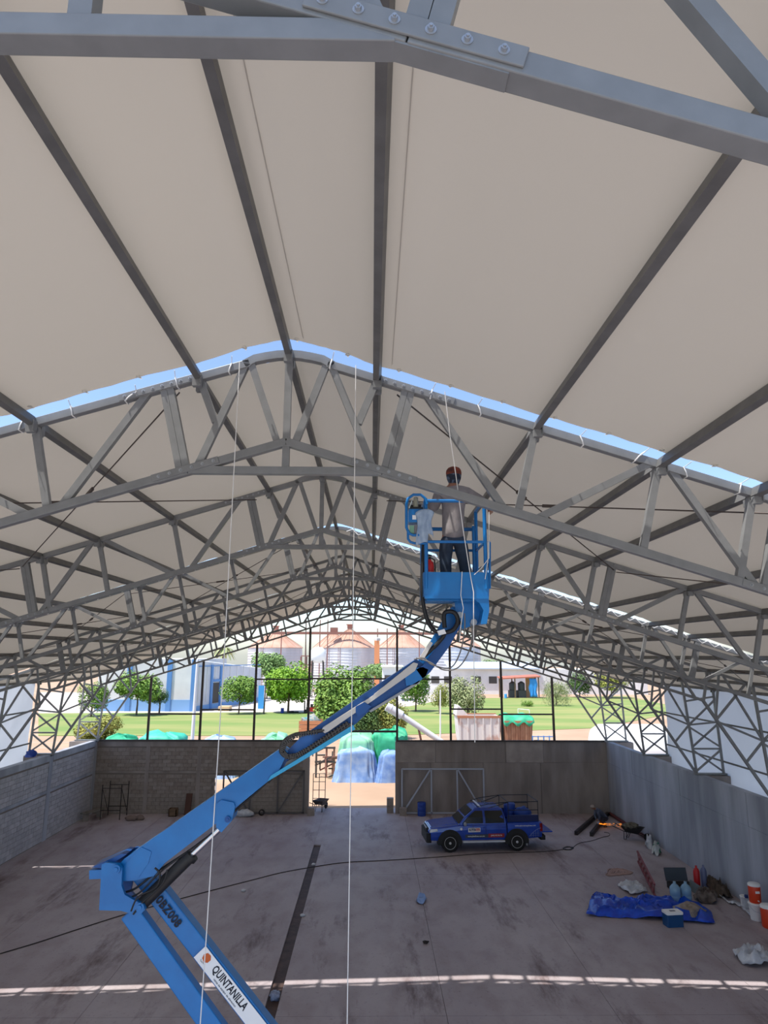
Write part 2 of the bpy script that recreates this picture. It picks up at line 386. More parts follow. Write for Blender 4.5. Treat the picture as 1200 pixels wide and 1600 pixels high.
# ---- trusses
def web(parent, x0, z0, x1, z1, a=.085, d=.075, name='web_brace', m=None):
    return MB().beam((x0, 0, z0), (x1, 0, z1), d, a, up=(z0-z1, 0, x1-x0) if abs(x1-x0) > 1e-6 else (1, 0, 0)).build(name, m or STEEL, parent)
def make_truss():
    T = thing('roof_truss', (0, 0, 0), '', 'truss')
    cw = .10
    for s in (-1, 1):
        # chords
        pts = [(.5, TCB(.5)+.06), (2.05, TCB(2.05)+.05)]
        b = MB(); b.beam((s*.48, 0, TCB(.48)+.048), (s*6.0, 0, TCB(6.0)+.05), .10, .10, up=(s*.311, 0, 1)); b.build('top_chord', STEEL, T, bevel=.006)
        b = MB(); b.beam((s*6.005, 0, TCB(6.005)+.05), (s*16.65, 0, TCB(16.65)+.05), .10, .10, up=(s*.311, 0, 1)); b.build('top_chord', STEEL, T, bevel=.006)
        b = MB(); b.beam((s*0, 0, BCB(0)+.052), (s*1.17, 0, BCB(1.17)+.05), .098, .098, up=(s*.31, 0, 1)); b.build('bottom_chord', STEEL, T, bevel=.006)
        b = MB(); b.beam((s*1.175, 0, BCB(1.175)+.05), (s*13.25, 0, BCB(13.25)+.05), .10, .10, up=(s*.31, 0, 1)); b.build('bottom_chord', STEEL, T, bevel=.006)
        t = lambda x: TCB(x)+.05
        o = lambda x: BCB(x)+.05
        W = [(.10, .47), (1.06, .53), (2.63, 1.70), (2.79, 3.05), (3.0, 4.45), (4.26, 4.53), (5.57, 4.66), (5.38, 5.65), (5.98, 7.46), (7.24, 7.52), (8.62, 7.66), (8.74, 9.0), (10.0, 9.15), (9.83, 10.1),
             (10.42, 11.9), (11.73, 12.0), (12.95, 12.12), (13.25, 13.5)]
        for x0, x1 in W: web(T, s*x0, o(x0), s*x1, t(x1))
        web(T, s*.87, 12.05, s*1.10, t(1.10))
        for x0, x1 in ((1.22, 1.49), (5.70, 5.99), (10.15, 10.43)):
            for k in (-.043, .043): web(T, s*(x0+k), o(x0), s*(x1+k), t(x1), .08, .09, 'splice_post')
        # leg
        web(T, s*13.22, o(13.22), s*15.44, 4.24, .10, .09, 'leg')
        web(T, s*15.47, 4.24, s*15.12, t(15.12), .09, .09, 'leg')
        web(T, s*16.67, 4.24, s*16.52, t(16.52), .09, .09, 'leg')
        N = (15.30, 6.28)
        for x0, z0, x1, z1 in ((13.62, 6.98, *N), (14.62, 5.55, *N), (*N, 16.58, 6.4), (15.38, 5.26, 16.62, 5.26), (15.38, 5.34, 16.58, 6.3), (15.31, 6.18, 16.62, 5.34), (15.45, 4.3, 16.62, 5.2), (15.38, 5.2, 16.66, 4.3),
                               (*N, 16.54, 7.35), (*N, 14.05, t(14.05)), (13.62, 6.98, 14.9, t(14.9)), (13.62, 6.98, 13.9, t(13.9)), (15.2, 7.3, 16.5, 7.5)):
            web(T, s*x0, z0, s*x1, z1, .075, .07)
        b = MB().box((min(s*15.36, s*16.78), -.12, 4.16), (max(s*15.36, s*16.78), .12, 4.235)); b.build('base_plate', STEEL, T)
        # splice plates
        for fx, (a_, e_), up, f in ((1, (.80, 1.58), .31, o), (1, (5.4, 6.3), .31, o), (1, (9.85, 10.75), .31, o)):
            if a_ == .80:
                b = MB(); b.beam((s*a_, -.056, f(a_)+.012), (s*e_, -.056, f(e_)+.012), .012, .085, up=(s*up, 0, 1)); b.build('splice_plate', STEEL, T, bevel=.004)
            else:
                b = MB(); b.beam((s*a_, -.056, f(a_)), (s*e_, -.056, f(e_)), .012, .085, up=(s*up, 0, 1)); b.build('splice_plate', STEEL, T, bevel=.004)
        b = MB(); b.beam((s*1.05, 0, o(1.05)-.055), (s*1.52, 0, o(1.52)-.055), .085, .01, up=(s*.31, 0, 1)); b.build('splice_plate', STEEL, T)
        b = MB(); b.beam((s*1.12, -.056, t(1.12)), (s*2.05, -.056, t(2.05)), .012, .088, up=(s*.311, 0, 1)); b.build('splice_plate', STEEL, T, bevel=.004)
        for (a_, e_, n_, f, off) in ((.86, 1.50, 6, o, .012), (1.2, 1.98, 8, t, 0), (5.5, 6.2, 6, o, 0)):
            for i in range(n_):
                x = a_ + (e_-a_)*i/(n_-1); z = f(x)+off
                b = MB(); b.cyl((s*x, -.0615, z), (s*x, -.0655, z), .021, n=14); b.cyl((s*x, -.0655, z), (s*x, -.079, z), .0125, n=6); b.cyl((s*x, -.079, z), (s*x, -.086, z), .006, n=8)
                b.build('bolt', BOLT, T, fix=True)
    # crown, tie, king post
    arc = [(-.55, TCB(.55)+.05), (-.42, 12.876), (-.28, 12.908), (-.14, 12.932), (0, 12.94), (.14, 12.932), (.28, 12.908), (.42, 12.876), (.55, TCB(.55)+.05)]
    rings = []
    for i, (x, z) in enumerate(arc):
        a_ = arc[max(i-1, 0)]; e_ = arc[min(i+1, 8)]; d = Vector((e_[0]-a_[0], 0, e_[1]-a_[1])).normalized(); u = Vector((-d.z, 0, d.x))
        P = Vector((x, 0, z)); rings.append([P - u*.05 - Vector((0, .05, 0)), P - u*.05 + Vector((0, .05, 0)), P + u*.05 + Vector((0, .05, 0)), P + u*.05 - Vector((0, .05, 0))])
    MB().loft(rings).build('crown_chord', STEEL, T)
    MB().beam((-1.12, 0, 11.445), (1.12, 0, 11.445), .096, .092).build('tie_beam', STEEL, T, bevel=.005)
    web(T, 0, 11.49, 0, 11.76, .085, .08, 'king_post'); web(T, 0, 11.84, 0, 12.90, .085, .08, 'king_post')
    return T
T0 = make_truss()
TL = ['grey steel roof truss right overhead, its bolted joint filling the top edge', 'grey steel roof truss lit by the sun along the open strip of sky',
      'shaded grey roof truss next behind the sunlit one', 'fourth roof truss from the camera, white cord lacing along its top', 'fifth roof truss from the camera, dark against the pale roof',
      'sixth roof truss from the camera, with legs in front of white sheeting', 'seventh roof truss, last but one before the gable', 'farthest roof truss, standing over the rear wall with the gable posts']
TR = []
for i, y in enumerate(TY):
    T = T0 if i == 0 else dup(T0, (0, y, 0))
    T.location = (0, y, 0); T['label'] = TL[i]; T['group'] = 'roof trusses'; TR.append(T)

# ---- purlins, bay by bay
def make_purlin(x, L_):
    P = thing('purlin', (0, 0, 0), '', 'purlin')
    dx = .311*(1 if x > 0 else -1 if x < 0 else 0); up = Vector((dx, 0, 1)).normalized()
    MB().beam((0, 0, 0), (0, L_, 0), .075, .115, up=tuple(up)).build('beam', STEELD, P)
    for yy, s_ in ((0, 1), (L_, -1)):
        b = MB(); b.beam((0, yy + s_*.004, -.10), (0, yy + s_*.075, -.10), .105, .09); 
        b.beam((.05, yy+s_*.002, -.06), (.05, yy+s_*.10, -.06), .012, .12); b.build('cleat', STEEL, P)
    return P
bays = [(1.6, TY[0]-.052)] + [(a+.052, b_-.052) for a, b_ in zip(TY, TY[1:])]
BN = ['bay above the camera'] + ['bay behind the %s truss' % ORD[i] for i in range(7)]
for x in sorted(set([-p for p in PX] + PX)):
    proto = None; side = 'right' if x > 0 else 'left'; k = PX.index(abs(x))
    for bi, (a, e) in enumerate(bays):
        z = TCB(x) + .045 if x else 12.955
        lab = ('dark steel ridge purlin in the %s' % BN[bi]) if k == 0 else 'dark steel purlin, %s %s of the ridge, in the %s' % (ORD[k-1], side, BN[bi])
        if bi == 0: P = make_purlin(x, e-a)
        elif proto is None: P = proto = make_purlin(x, e-a)
        else: P = dup(proto, (x, a, z))
        P.location = (x, a, z); P['label'] = lab; P['group'] = 'roof purlins'

# ---- bracing rods with turnbuckles
BAYN = {1: 'second and third', 3: 'fourth and fifth', 5: 'sixth and seventh'}
for bi in (1, 3, 5):
    for s in (-1, 1):
        for x0, x1 in ((1.35, 6.0), (6.05, 10.4), (10.5, 15.0)):
            for k in (0, 1):
                xa, xb = (x0, x1) if k == 0 else (x1, x0)
                p = Vector((s*xa, TY[bi]+.05, TCB(xa)-.05-.03*k)); q = Vector((s*xb, TY[bi+1]-.05, TCB(xb)-.05-.03*k))
                r = thing('brace_rod', p, 'dark brace rod, %s side, %s panel, running %s from the %s truss' % ('right' if s > 0 else 'left', {1.35: 'inner', 6.05: 'middle', 10.5: 'outer'}[x0], 'outward' if k == 0 else 'inward', ORD[bi]), 'rod', 'roof bracing rods')
                MB().cyl(p, q, .011, n=6).build('rod', ROD, r)
                c = p.lerp(q, .45); d = (q-p).normalized(); MB().beam(c-d*.16, c+d*.16, .035, .05).build('turnbuckle', ROD, r)

# ---- side sheeting and girts
for s, nm in ((-1, 'left'), (1, 'right')):
    for gi, (ya, yb) in enumerate(((Y0, 14.2), (14.1, 26.2), (26.1, 38.2))):
        def sh(u, v, s=s, ya=ya, yb=yb):
            y = ya + (yb-ya)*u; z = 3.45 + (7.95-3.45)*v
            bil = .10*noise.noise(Vector((y*.5, z*.4, 3.0*s))) + .05*noise.noise(Vector((y*1.7, z*1.1, 8.0*s)))
            return (s*(16.80 + bil), y, z)
        b = MB(); b.grid(int((yb-ya)/.25), 16, sh)
        b.build('wall_%s_sheeting' % nm, SHEET, None, 'white plastic sheeting hung along the %s side, %s length' % (nm, ['nearest', 'middle', 'far'][gi]), None, kind='structure')
    for gi, (zz) in enumerate((4.72, 6.35)):
        one('girt_rail', STEELD, 'long grey girt rail along the %s side %s' % (nm, ['just above the wall top', 'halfway up the sheeting'][gi]), 'rail', lambda b: b.beam((s*16.72, Y0, zz), (s*16.72, 38.2, zz), .05, .07))
# ================================================================ the boom lift
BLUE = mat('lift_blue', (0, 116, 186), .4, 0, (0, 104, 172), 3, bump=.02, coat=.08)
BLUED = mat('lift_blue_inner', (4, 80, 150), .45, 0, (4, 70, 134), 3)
CYAN = mat('rail_cyan', (40, 160, 205), .35)
BLACK = mat('black_rubber', (26, 25, 26), .55)
CHROME = mat('chrome_rod', (205, 205, 208), .18, 1)
GREYT = mat('grey_tray', (196, 192, 186), .6)
WHITE = mat('white_paint', (236, 236, 234), .6)
RED = mat('red_paint', (190, 30, 34), .4)
TYRE = mat('tyre', (30, 30, 31), .85)
LIFT = thing('boom_lift', (2.6, 8.9, 0), 'blue articulating boom lift with its arm raised across the hall', 'lift')
BY = 8.9
def prof(pts, yc, wd, name, m, parent=LIFT, bevel=.012, ref=None):
    b = MB(); P = [at(px, py, ref or yc) for px, py in pts]
    b.loft([[(p.x, yc-wd/2, p.z) for p in P], [(p.x, yc+wd/2, p.z) for p in P]])
    return b.build(name, m, parent, bevel=bevel)
# chassis and turret, below the picture
b = MB(); b.rbox((1.0, 7.95, .35), (4.6, 9.85, .85), .15); b.build('chassis', BLUE, LIFT)
b = MB(); b.rbox((1.7, 8.1, .95), (4.3, 9.7, 1.75), .25); b.cyl((2.9, 8.9, .8), (2.9, 8.9, .98), .55, n=20); b.build('turntable', BLUE, LIFT)
for wx in (1.35, 4.2):
    for wy in (7.85, 9.95):
        b = MB(); b.lathe((wx, wy-.16, .42), [(.2, 0), (.4, .01), (.42, .06), (.42, .26), (.4, .31), (.2, .32)], 20, (0, 1, 0)); b.build('wheel', TYRE, LIFT)
# lower arms (parallel riser links)
def arm(p0, p1, ext, wid, yc, dep, name):
    a = at(*p0, BY); c = at(*p1, BY); a.y = c.y = yc; d = (c-a).normalized(); c = c + d*ext
    b = MB(); b.beam(a, c, dep, wid, up=(d.z*-1, 0, d.x)); return b.build(name, BLUE, LIFT, bevel=.015), a, d
armB, aB, dB = arm((218, 1365), (401, 1600), 4.3, .22, 9.0, .19, 'riser_arm')
armA, aA, dA = arm((206, 1420), (335, 1600), 4.5, .22, 8.86, .155, 'riser_arm')
# stencilled number and shop sticker on the upper riser arm
def face(px, py, dd, yface, flip=1):
    o = at(px, py, yface); u = Vector((dd.x, 0, dd.z)).normalized(); v = Vector((-u.z, 0, u.x)); n = u.cross(v)
    M = Matrix.Identity(4); M.col[0][:3] = u; M.col[1][:3] = v; M.col[2][:3] = n; M.translation = o; return M
yf = 9.0-.11-.004
DARK = mat('dark_print', (22, 26, 40), .7); ORNG = mat('orange_print', (200, 96, 40), .7); GREYP = mat('grey_print', (120, 122, 130), .7)
text('0BZ008', .135, DARK, LIFT, face(263, 1425, dB, yf), 'stencil_number', sx=.92, bold=.02)
st0 = at(312, 1487, yf); u = Vector((dB.x, 0, dB.z)); v = Vector((-u.z, 0, u.x))
b = MB(); b.loft([[st0 + u*s + v*t + Vector((0, y, 0)) for s, t in ((0, -.088), (2.4, -.088), (2.4, .088), (0, .088))] for y in (-.002, .003)]); b.build('shop_sticker', WHITE, LIFT)
def stk(s, t): return st0 + u*s + v*t + Vector((0, -.004, 0))
Ms = face(312, 1487, dB, yf-.004)
def Moff(s, t):
    M = Ms.copy(); M.translation = stk(s, t); return M
text('QUINTANILLA', .125, DARK, LIFT, Moff(.52, .016), 'sticker_name', sx=.70, bold=.02)
text('renta de equipo de elevacion', .03, GREYP, LIFT, Moff(.52, -.058), 'sticker_line', sx=1.1)
text('(644) 4.36.50.50', .11, GREYP, LIFT, Moff(1.32, -.008), 'sticker_phone', sx=.72)
b = MB(); b.lathe(stk(.105, .02), [(.052, 0), (.052, .003)], 7, (0, -1, 0), False); b.build('sticker_emblem', ORNG, LIFT)
b = MB()
for k in range(4): b.beam(stk(.07+.02*k, -.035-.008*(k % 2)), stk(.085+.02*k, -.055+.004*k), .003, .014, up=(0, 1, 0))
b.build('sticker_emblem', DARK, LIFT)
# knuckle
prof([(160, 1350), (166, 1347), (186, 1349), (192, 1356), (191, 1383), (196, 1397), (210, 1405), (226, 1412), (228, 1420), (220, 1428), (205, 1426), (190, 1422), (156, 1421)], 8.72, .05, 'knuckle_plate', BLUE)
prof([(142, 1358), (164, 1357), (164, 1371), (142, 1372)], 8.80, .10, 'knuckle_stop', BLUE)
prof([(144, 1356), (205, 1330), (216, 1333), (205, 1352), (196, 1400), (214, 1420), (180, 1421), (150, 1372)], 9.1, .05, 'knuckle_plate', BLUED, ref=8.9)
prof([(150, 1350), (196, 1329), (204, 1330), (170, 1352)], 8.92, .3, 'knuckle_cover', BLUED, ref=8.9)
for px, py in ((182, 1358), (219, 1417)):
    p = at(px, py, 8.69); b = MB(); b.cyl(p, p+Vector((0, -.02, 0)), .05, n=14); b.cyl(p+Vector((0, -.02, 0)), p+Vector((0, -.035, 0)), .028, n=6); b.build('pivot_pin', BLUE, LIFT)
# main boom
prof([(186, 1352), (200, 1337), (443, 1166), (452, 1172), (436, 1206), (426, 1214), (345, 1280), (262, 1344), (245, 1364), (215, 1371), (193, 1372)], 8.9, .24, 'main_boom', BLUE)
prof([(196, 1352), (226, 1319), (242, 1326), (237, 1344), (222, 1366), (196, 1370)], 8.9, .262, 'boom_collar', BLUE)
prof([(341, 1253), (350, 1246), (369, 1250), (371, 1256), (366, 1278), (350, 1296), (342, 1288)], 8.9, .30, 'cylinder_lug', BLUE)
p = at(356, 1280, 8.74); b = MB(); b.cyl(p, p+Vector((0, -.02, 0)), .035, n=12); b.cyl(p+Vector((0, -.02, 0)), p+Vector((0, -.03, 0)), .018, n=6); b.build('pivot_pin', BLUED, LIFT)
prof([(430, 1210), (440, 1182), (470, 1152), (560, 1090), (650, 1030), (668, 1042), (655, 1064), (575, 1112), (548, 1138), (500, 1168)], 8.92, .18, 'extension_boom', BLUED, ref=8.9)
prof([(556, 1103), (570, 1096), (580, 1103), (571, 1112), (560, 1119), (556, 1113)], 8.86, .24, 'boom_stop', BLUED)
prof([(419, 1220), (424, 1211), (552, 1132), (555, 1139), (540, 1148)], 8.78, .08, 'hose_rail', CYAN)
prof([(440, 1205), (548, 1135), (551, 1130), (540, 1131), (448, 1190)], 8.80, .05, 'hose_tray', mat('tray_dark', (105, 100, 95), .6), bevel=0)
prof([(503, 1141), (508, 1145), (514, 1142), (580, 1096), (584, 1086), (505, 1136)], 8.80, .10, 'cable_tray', GREYT)
prof([(584, 1085), (580, 1096), (648, 1048), (653, 1037), (646, 1035)], 8.80, .10, 'cable_tray', GREYT)
prof([(577, 1110), (579, 1113), (656, 1067), (655, 1063)], 8.80, .06, 'boom_wear_rail', mat('wear_rail', (150, 152, 156), .5, 0), bevel=0)
prof([(632, 1058), (642, 1044), (660, 1042), (668, 1046), (664, 1056), (650, 1068), (634, 1071)], 8.9, .26, 'jib_bracket', BLUE)
# lift cylinder and hoses
def rod(p, q, r, y, name, m, n=14):
    P = at(*p, BY); Q = at(*q, BY); P.y = Q.y = y; b = MB(); b.cyl(P, Q, r, n=n); return b.build(name, m, LIFT)
rod((226, 1408), (302, 1333), .074, 8.80, 'lift_cylinder', BLACK); rod((300, 1335), (356, 1282), .036, 8.80, 'cylinder_rod', CHROME)
rod((299, 1338), (304, 1332), .082, 8.80, 'cylinder_gland', BLACK)
def hose(pts, y, r, name='hose', m=None, parent=LIFT, n=6, sub=6):
    P = []
    for p in pts:
        q = at(p[0], p[1], BY if len(p) < 3 else p[2])
        if len(p) < 3: q.y = y
        P.append(q)
    out = []
    for i in range(len(P)-1):
        a, b_, c, d = P[max(i-1, 0)], P[i], P[i+1], P[min(i+2, len(P)-1)]
        for k in range(sub):
            t = k/sub; out.append(.5*((2*b_) + (c-a)*t + (2*a-5*b_+4*c-d)*t*t + (3*b_-a-3*c+d)*t**3))
    out.append(P[-1]); b = MB(); b.tube(out, r, n); return b.build(name, m or BLACK, parent)
hose([(196, 1392), (215, 1385), (250, 1358), (300, 1325), (345, 1290), (372, 1262)], 8.84, .013)
hose([(205, 1398), (225, 1388), (262, 1352), (318, 1312), (343, 1292)], 8.78, .011)
hose([(214, 1414), (225, 1392), (252, 1378), (258, 1358), (250, 1348)], 8.70, .011)
hose([(218, 1418), (232, 1400), (262, 1372), (270, 1350)], 8.68, .011)
hose([(372, 1262), (400, 1238), (425, 1215), (420, 1222)], 8.86, .014)
# drag chain looping at the head of the main boom
CHN = mat('drag_chain', (74, 70, 66), .6, 0, (50, 48, 46), 40)
hose([(545, 1128), (500, 1157), (466, 1178), (450, 1180), (441, 1171), (446, 1156), (462, 1146), (482, 1143), (508, 1139)], 8.76, .022, 'drag_chain', CHN, n=4)
b = MB(); P = [at(x, y, BY) for x, y in ((543, 1129), (520, 1144), (500, 1157), (480, 1170), (464, 1178), (451, 1180), (443, 1171), (448, 1158), (462, 1148), (480, 1144), (500, 1141))]
for i in range(len(P)-1):
    for k in range(5):
        q = P[i].lerp(P[i+1], k/5); d = (P[i+1]-P[i]).normalized(); q.y = 8.76; b.beam(q-d*.008, q+d*.008, .05, .055, up=(-d.z, 0, d.x))
tag(b.build('chain_links', CHN, LIFT), kind='stuff')
# jib with its two links, and the rotator
prof([(648, 1040), (668, 1010), (700, 955), (706, 948), (722, 950), (725, 962), (712, 985), (690, 1018), (668, 1048)], 8.96, .12, 'jib_arm', BLUE)
prof([(650, 1046), (660, 1040), (690, 1000), (716, 968), (722, 974), (700, 1012), (672, 1050), (660, 1060)], 8.82, .10, 'jib_arm', BLUED)
prof([(708, 940), (716, 934), (745, 936), (752, 950), (748, 975), (735, 978), (722, 984), (712, 972)], 8.9, .26, 'jib_head', BLUE)
prof([(705, 926), (748, 926), (742, 940), (718, 942)], 8.75, .36, 'platform_bracket', BLUE)
prof([(736, 937), (752, 925), (760, 933), (761, 955), (757, 976), (748, 976), (752, 955), (746, 944)], 8.66, .34, 'rotator_cover', BLUE)
for px, py in ((718, 961), (740, 972)):
    p = at(px, py, 8.76); b = MB(); b.cyl(p, p+Vector((0, -.03, 0)), .04, n=12); b.build('pivot_pin', BOLT, LIFT)
hose([(661, 838), (659, 880), (658, 930), (664, 965), (675, 985), (690, 990), (688, 998), (672, 1015), (655, 1030)], 8.70, .028)
hose([(690, 990), (705, 985), (712, 972), (708, 960), (698, 957), (691, 962), (692, 982)], 8.68, .03)
hose([(652, 800), (655, 835), (660, 870), (663, 905)], 8.55, .006)
hose([(645, 1030), (660, 1028), (672, 1038), (700, 1043), (715, 1020), (722, 985), (722, 960)], 8.66, .009, m=mat('grey_hose', (120, 116, 112), .6))
hose([(648, 1028), (668, 1034), (690, 1046), (712, 1042), (728, 1018), (733, 990), (730, 975)], 8.62, .009, m=MATS['grey_hose'])
prof([(683, 986), (694, 983), (697, 990), (686, 993)], 8.64, .06, 'hose_clamp', WHITE)
prof([(655, 1028), (672, 1002), (676, 1005), (662, 1030)], 8.68, .05, 'hose_guard', GREYT)
# ---- basket: its own part with rails, toe board and control box as sub-parts
F0, F1 = 8.50, 9.22
bx0, bx1 = 1.70, 2.475; bz0, bz1, bzt = 9.985, 10.28, 11.20
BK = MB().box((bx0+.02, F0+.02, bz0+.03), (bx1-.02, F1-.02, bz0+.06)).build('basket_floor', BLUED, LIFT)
b = MB(); b.rbox((bx0, F0-.012, bz0), (bx1, F0+.012, bz1), .04, axis=1)
b.box((bx0, F1-.012, bz0), (bx1, F1+.012, bz1-.12)); b.box((bx0-.012, F0, bz0), (bx0+.012, F1, bz1)); b.box((bx1-.012, F0, bz0), (bx1+.012, F1, bz1)); b.build('toe_board', BLUE, BK)
b = MB()
for y in (F0+.1, F0+.3, F0+.5): b.box((bx0+.03, y, bz0-.05), (bx1-.03, y+.07, bz0+.02))
b.box((bx0-.005, F0-.02, bz0-.03), (bx1+.005, F0+.03, bz0+.012)); b.build('floor_beam', BLUE, BK)
def rail(pts, r=.021, name='rail', m=None): return MB().tube(pts, r, 8).build(name, m or BLUE, BK)
zt, zm = bzt, 10.66
for y, f in ((F0, 1), (F1, 0)):
    for x in (bx0+.02, bx1-.02): rail([(x, y, bz1-.2), (x, y, zt)], .024, 'post')
    rail([(bx0+.02, y, zm), (bx1-.02, y, zm)], .018)
rail([(bx0+.02, F0, zt-.02), (bx1-.02, F0, zt-.02)])
rail([(bx0+.02, F1, zt-.25), (bx1-.02, F1, zt-.25)], .026)
for x in (bx0+.02, bx1-.02):
    rail([(x, F0, zt), (x, F1, zt)]); rail([(x, F0, zm), (x, F1, zm)], .018)
rail([(bx1-.07, F1-.08, bz1), (bx1-.07, F1-.08, zt-.22)], .02, 'post'); rail([(bx1+.03, F0+.05, bz0+.1), (bx1+.045, F0+.05, zm), (bx1+.03, F0+.05, zm+.02)], .016, 'post')
# control box guard
gx0, gx1 = 1.475, 1.735
rail([(gx1, F0-.03, 11.13), (gx1-.03, F0-.03, 11.21), (gx1-.08, F0-.03, 11.25), (gx0+.09, F0-.03, 11.25), (gx0+.02, F0-.03, 11.20), (gx0, F0-.03, 11.12), (gx0, F0-.03, 10.83), (gx0+.03, F0-.03, 10.76), (gx0+.08, F0-.03, 10.735), (gx1, F0-.03, 10.735)], .018, 'guard_rail')
rail([(gx0+.02, F0-.02, 10.8), (gx0+.02, F0-.02, 10.69), (gx0+.05, F0-.02, 10.65), (gx0+.1, F0-.02, 10.635), (gx1, F0-.02, 10.635)], .016, 'guard_rail')
MB().rbox((gx0+.03, F0-.02, 10.90), (gx1-.03, F0+.18, 11.07), .015, axis=1).build('control_box', BLUE, BK)
MB().box((gx0+.075, F0-.025, 10.935), (gx0+.122, F0-.019, 10.99)).build('notice_plate', WHITE, BK)
MB().box((gx0+.04, F0-.02, 10.76), (gx0+.095, F0+.05, 10.86)).build('socket_box', mat('green_box', (120, 165, 140), .6), BK)
MB().box((gx0+.098, F0-.025, 10.755), (gx0+.155, F0+.05, 10.87)).build('socket_box', mat('grey_box', (120, 118, 122), .6), BK)
b = MB(); b.box((gx0+.05, F0, 11.07), (gx1-.05, F0+.15, 11.10)); b.cyl((gx0+.07, F0+.05, 11.1), (gx0+.07, F0+.05, 11.13), .022); b.cyl((gx0+.17, F0+.05, 11.1), (gx0+.17, F0+.05, 11.14), .02); b.build('joystick_panel', BLACK, BK)
b = MB(); b.lathe((gx0+.125, F0+.05, 11.10), [(.03, 0), (.033, .01), (.033, .09), (.028, .10), (.03, .13), (.012, .14)], 12); b.build('beacon', mat('beacon_dome', (150, 148, 130), .3), BK)
b = MB(); b.beam((gx0+.035, F0+.03, 11.08), (gx0+.075, F0+.05, 11.19), .05, .012, up=(1, 0, -.4)); b.build('control_cover', mat('clear_plastic', (140, 150, 150), .3), BK)

# ================================================================ ropes
def rope(pts, label, r=.006, m=None, name='rope'):
    b = MB(); b.tube(pts, r, 6); return b.build(name, m or ROPE, None, label, 'rope')
pL = at(374.5, 566, 7.96); pRr = at(556, 571, 7.96)
rope([pL, (pL.x-.012, 7.96, 9.3), (pL.x-.05, 7.95, 6.5), (pL.x-.11, 7.94, 3.5), (pL.x-.15, 7.93, .02)], 'white rope hanging left of the ridge, passing in front of the boom')
rope([pRr, (pRr.x+.004, 7.96, 9.3), (pRr.x-.004, 7.96, 5), (pRr.x, 7.96, .02)], 'long white rope hanging plumb to the right of the ridge purlin')
rope([at(695, 612, 7.97), at(703, 680, 8.03), at(712, 740, 8.16), at(724, 830, 8.40), at(736, 905, 8.47), at(740, 925, 8.46), at(740, 990, 8.45), at(741, 1060, 8.45), at(742, 1160, 8.45)], 'white rope slanting from the sunlit truss down over the basket front')
rope([at(722, 893, 8.46), at(720, 930, 8.45), at(724, 950, 8.44), at(719, 985, 8.44), at(718, 1003, 8.44)], 'short white rope dangling from the basket toe board', .005)
rope([at(741, 898, 8.46), at(752, 888, 8.46), at(764, 872, 8.46), at(764, 800, 8.46), at(763, 870, 8.47), at(758, 905, 8.47)], 'white cord looped round the right basket post', .005)
# lashings round the top chord of the sunlit truss
y = TY[1]; LC = {-1: 0, 1: 0}
for i in sorted(range(-10, 20), key=lambda q: abs(q*.62-.11)):
    x = i*.62 - .31 + .2
    if x < -4.6 or x > 8.5 or min(abs(abs(x)-p) for p in PX) < .12: continue
    zb = TCB(x); e = .03*(1 if i % 2 else -1) + (.10 if i % 5 == 2 else 0)
    b = MB(); zt_ = zb + .106
    b.tube([(x, y+.06, zb-.006), (x, y-.058, zb-.008), (x+e*.4, y-.060, zb+.05), (x+e, y-.058, zt_), (x+e, y+.04, zt_+.004), (x+e*.5, y+.06, zb+.05), (x, y+.06, zb-.006)], .009, 5)
    b.tube([(x+e, y-.058, zt_), (x+e+.03, 7.90, zt_+.03)], .005, 5)
    sg = 1 if x > 0 else -1; LC[sg] += 1; b.build('lashing', ROPE, None, 'white lashing on the sunlit truss, number %s %s of the ridge' % (['one', 'two', 'three', 'four', 'five', 'six', 'seven', 'eight', 'nine', 'ten', 'eleven', 'twelve', 'thirteen', 'fourteen'][LC[sg]-1], 'right' if sg > 0 else 'left'), 'lashing', 'white lashings on the sunlit truss')
# cord laced along the fourth truss, where the next hem ends
b = MB(); y = TY[3]; rnd = random.Random(3)
for s in (-1, 1):
    pts = []; x = .3
    while x < 13.5:
        pts.append((s*x, y-.09 - .03*rnd.random(), TCB(x) + (.115 if len(pts) % 2 else -.01))); x += .17
    b.tube(pts, .012, 4)
b.build('lacing_cord', ROPE, None, 'white cord zigzag laced along the fourth truss', 'cord')

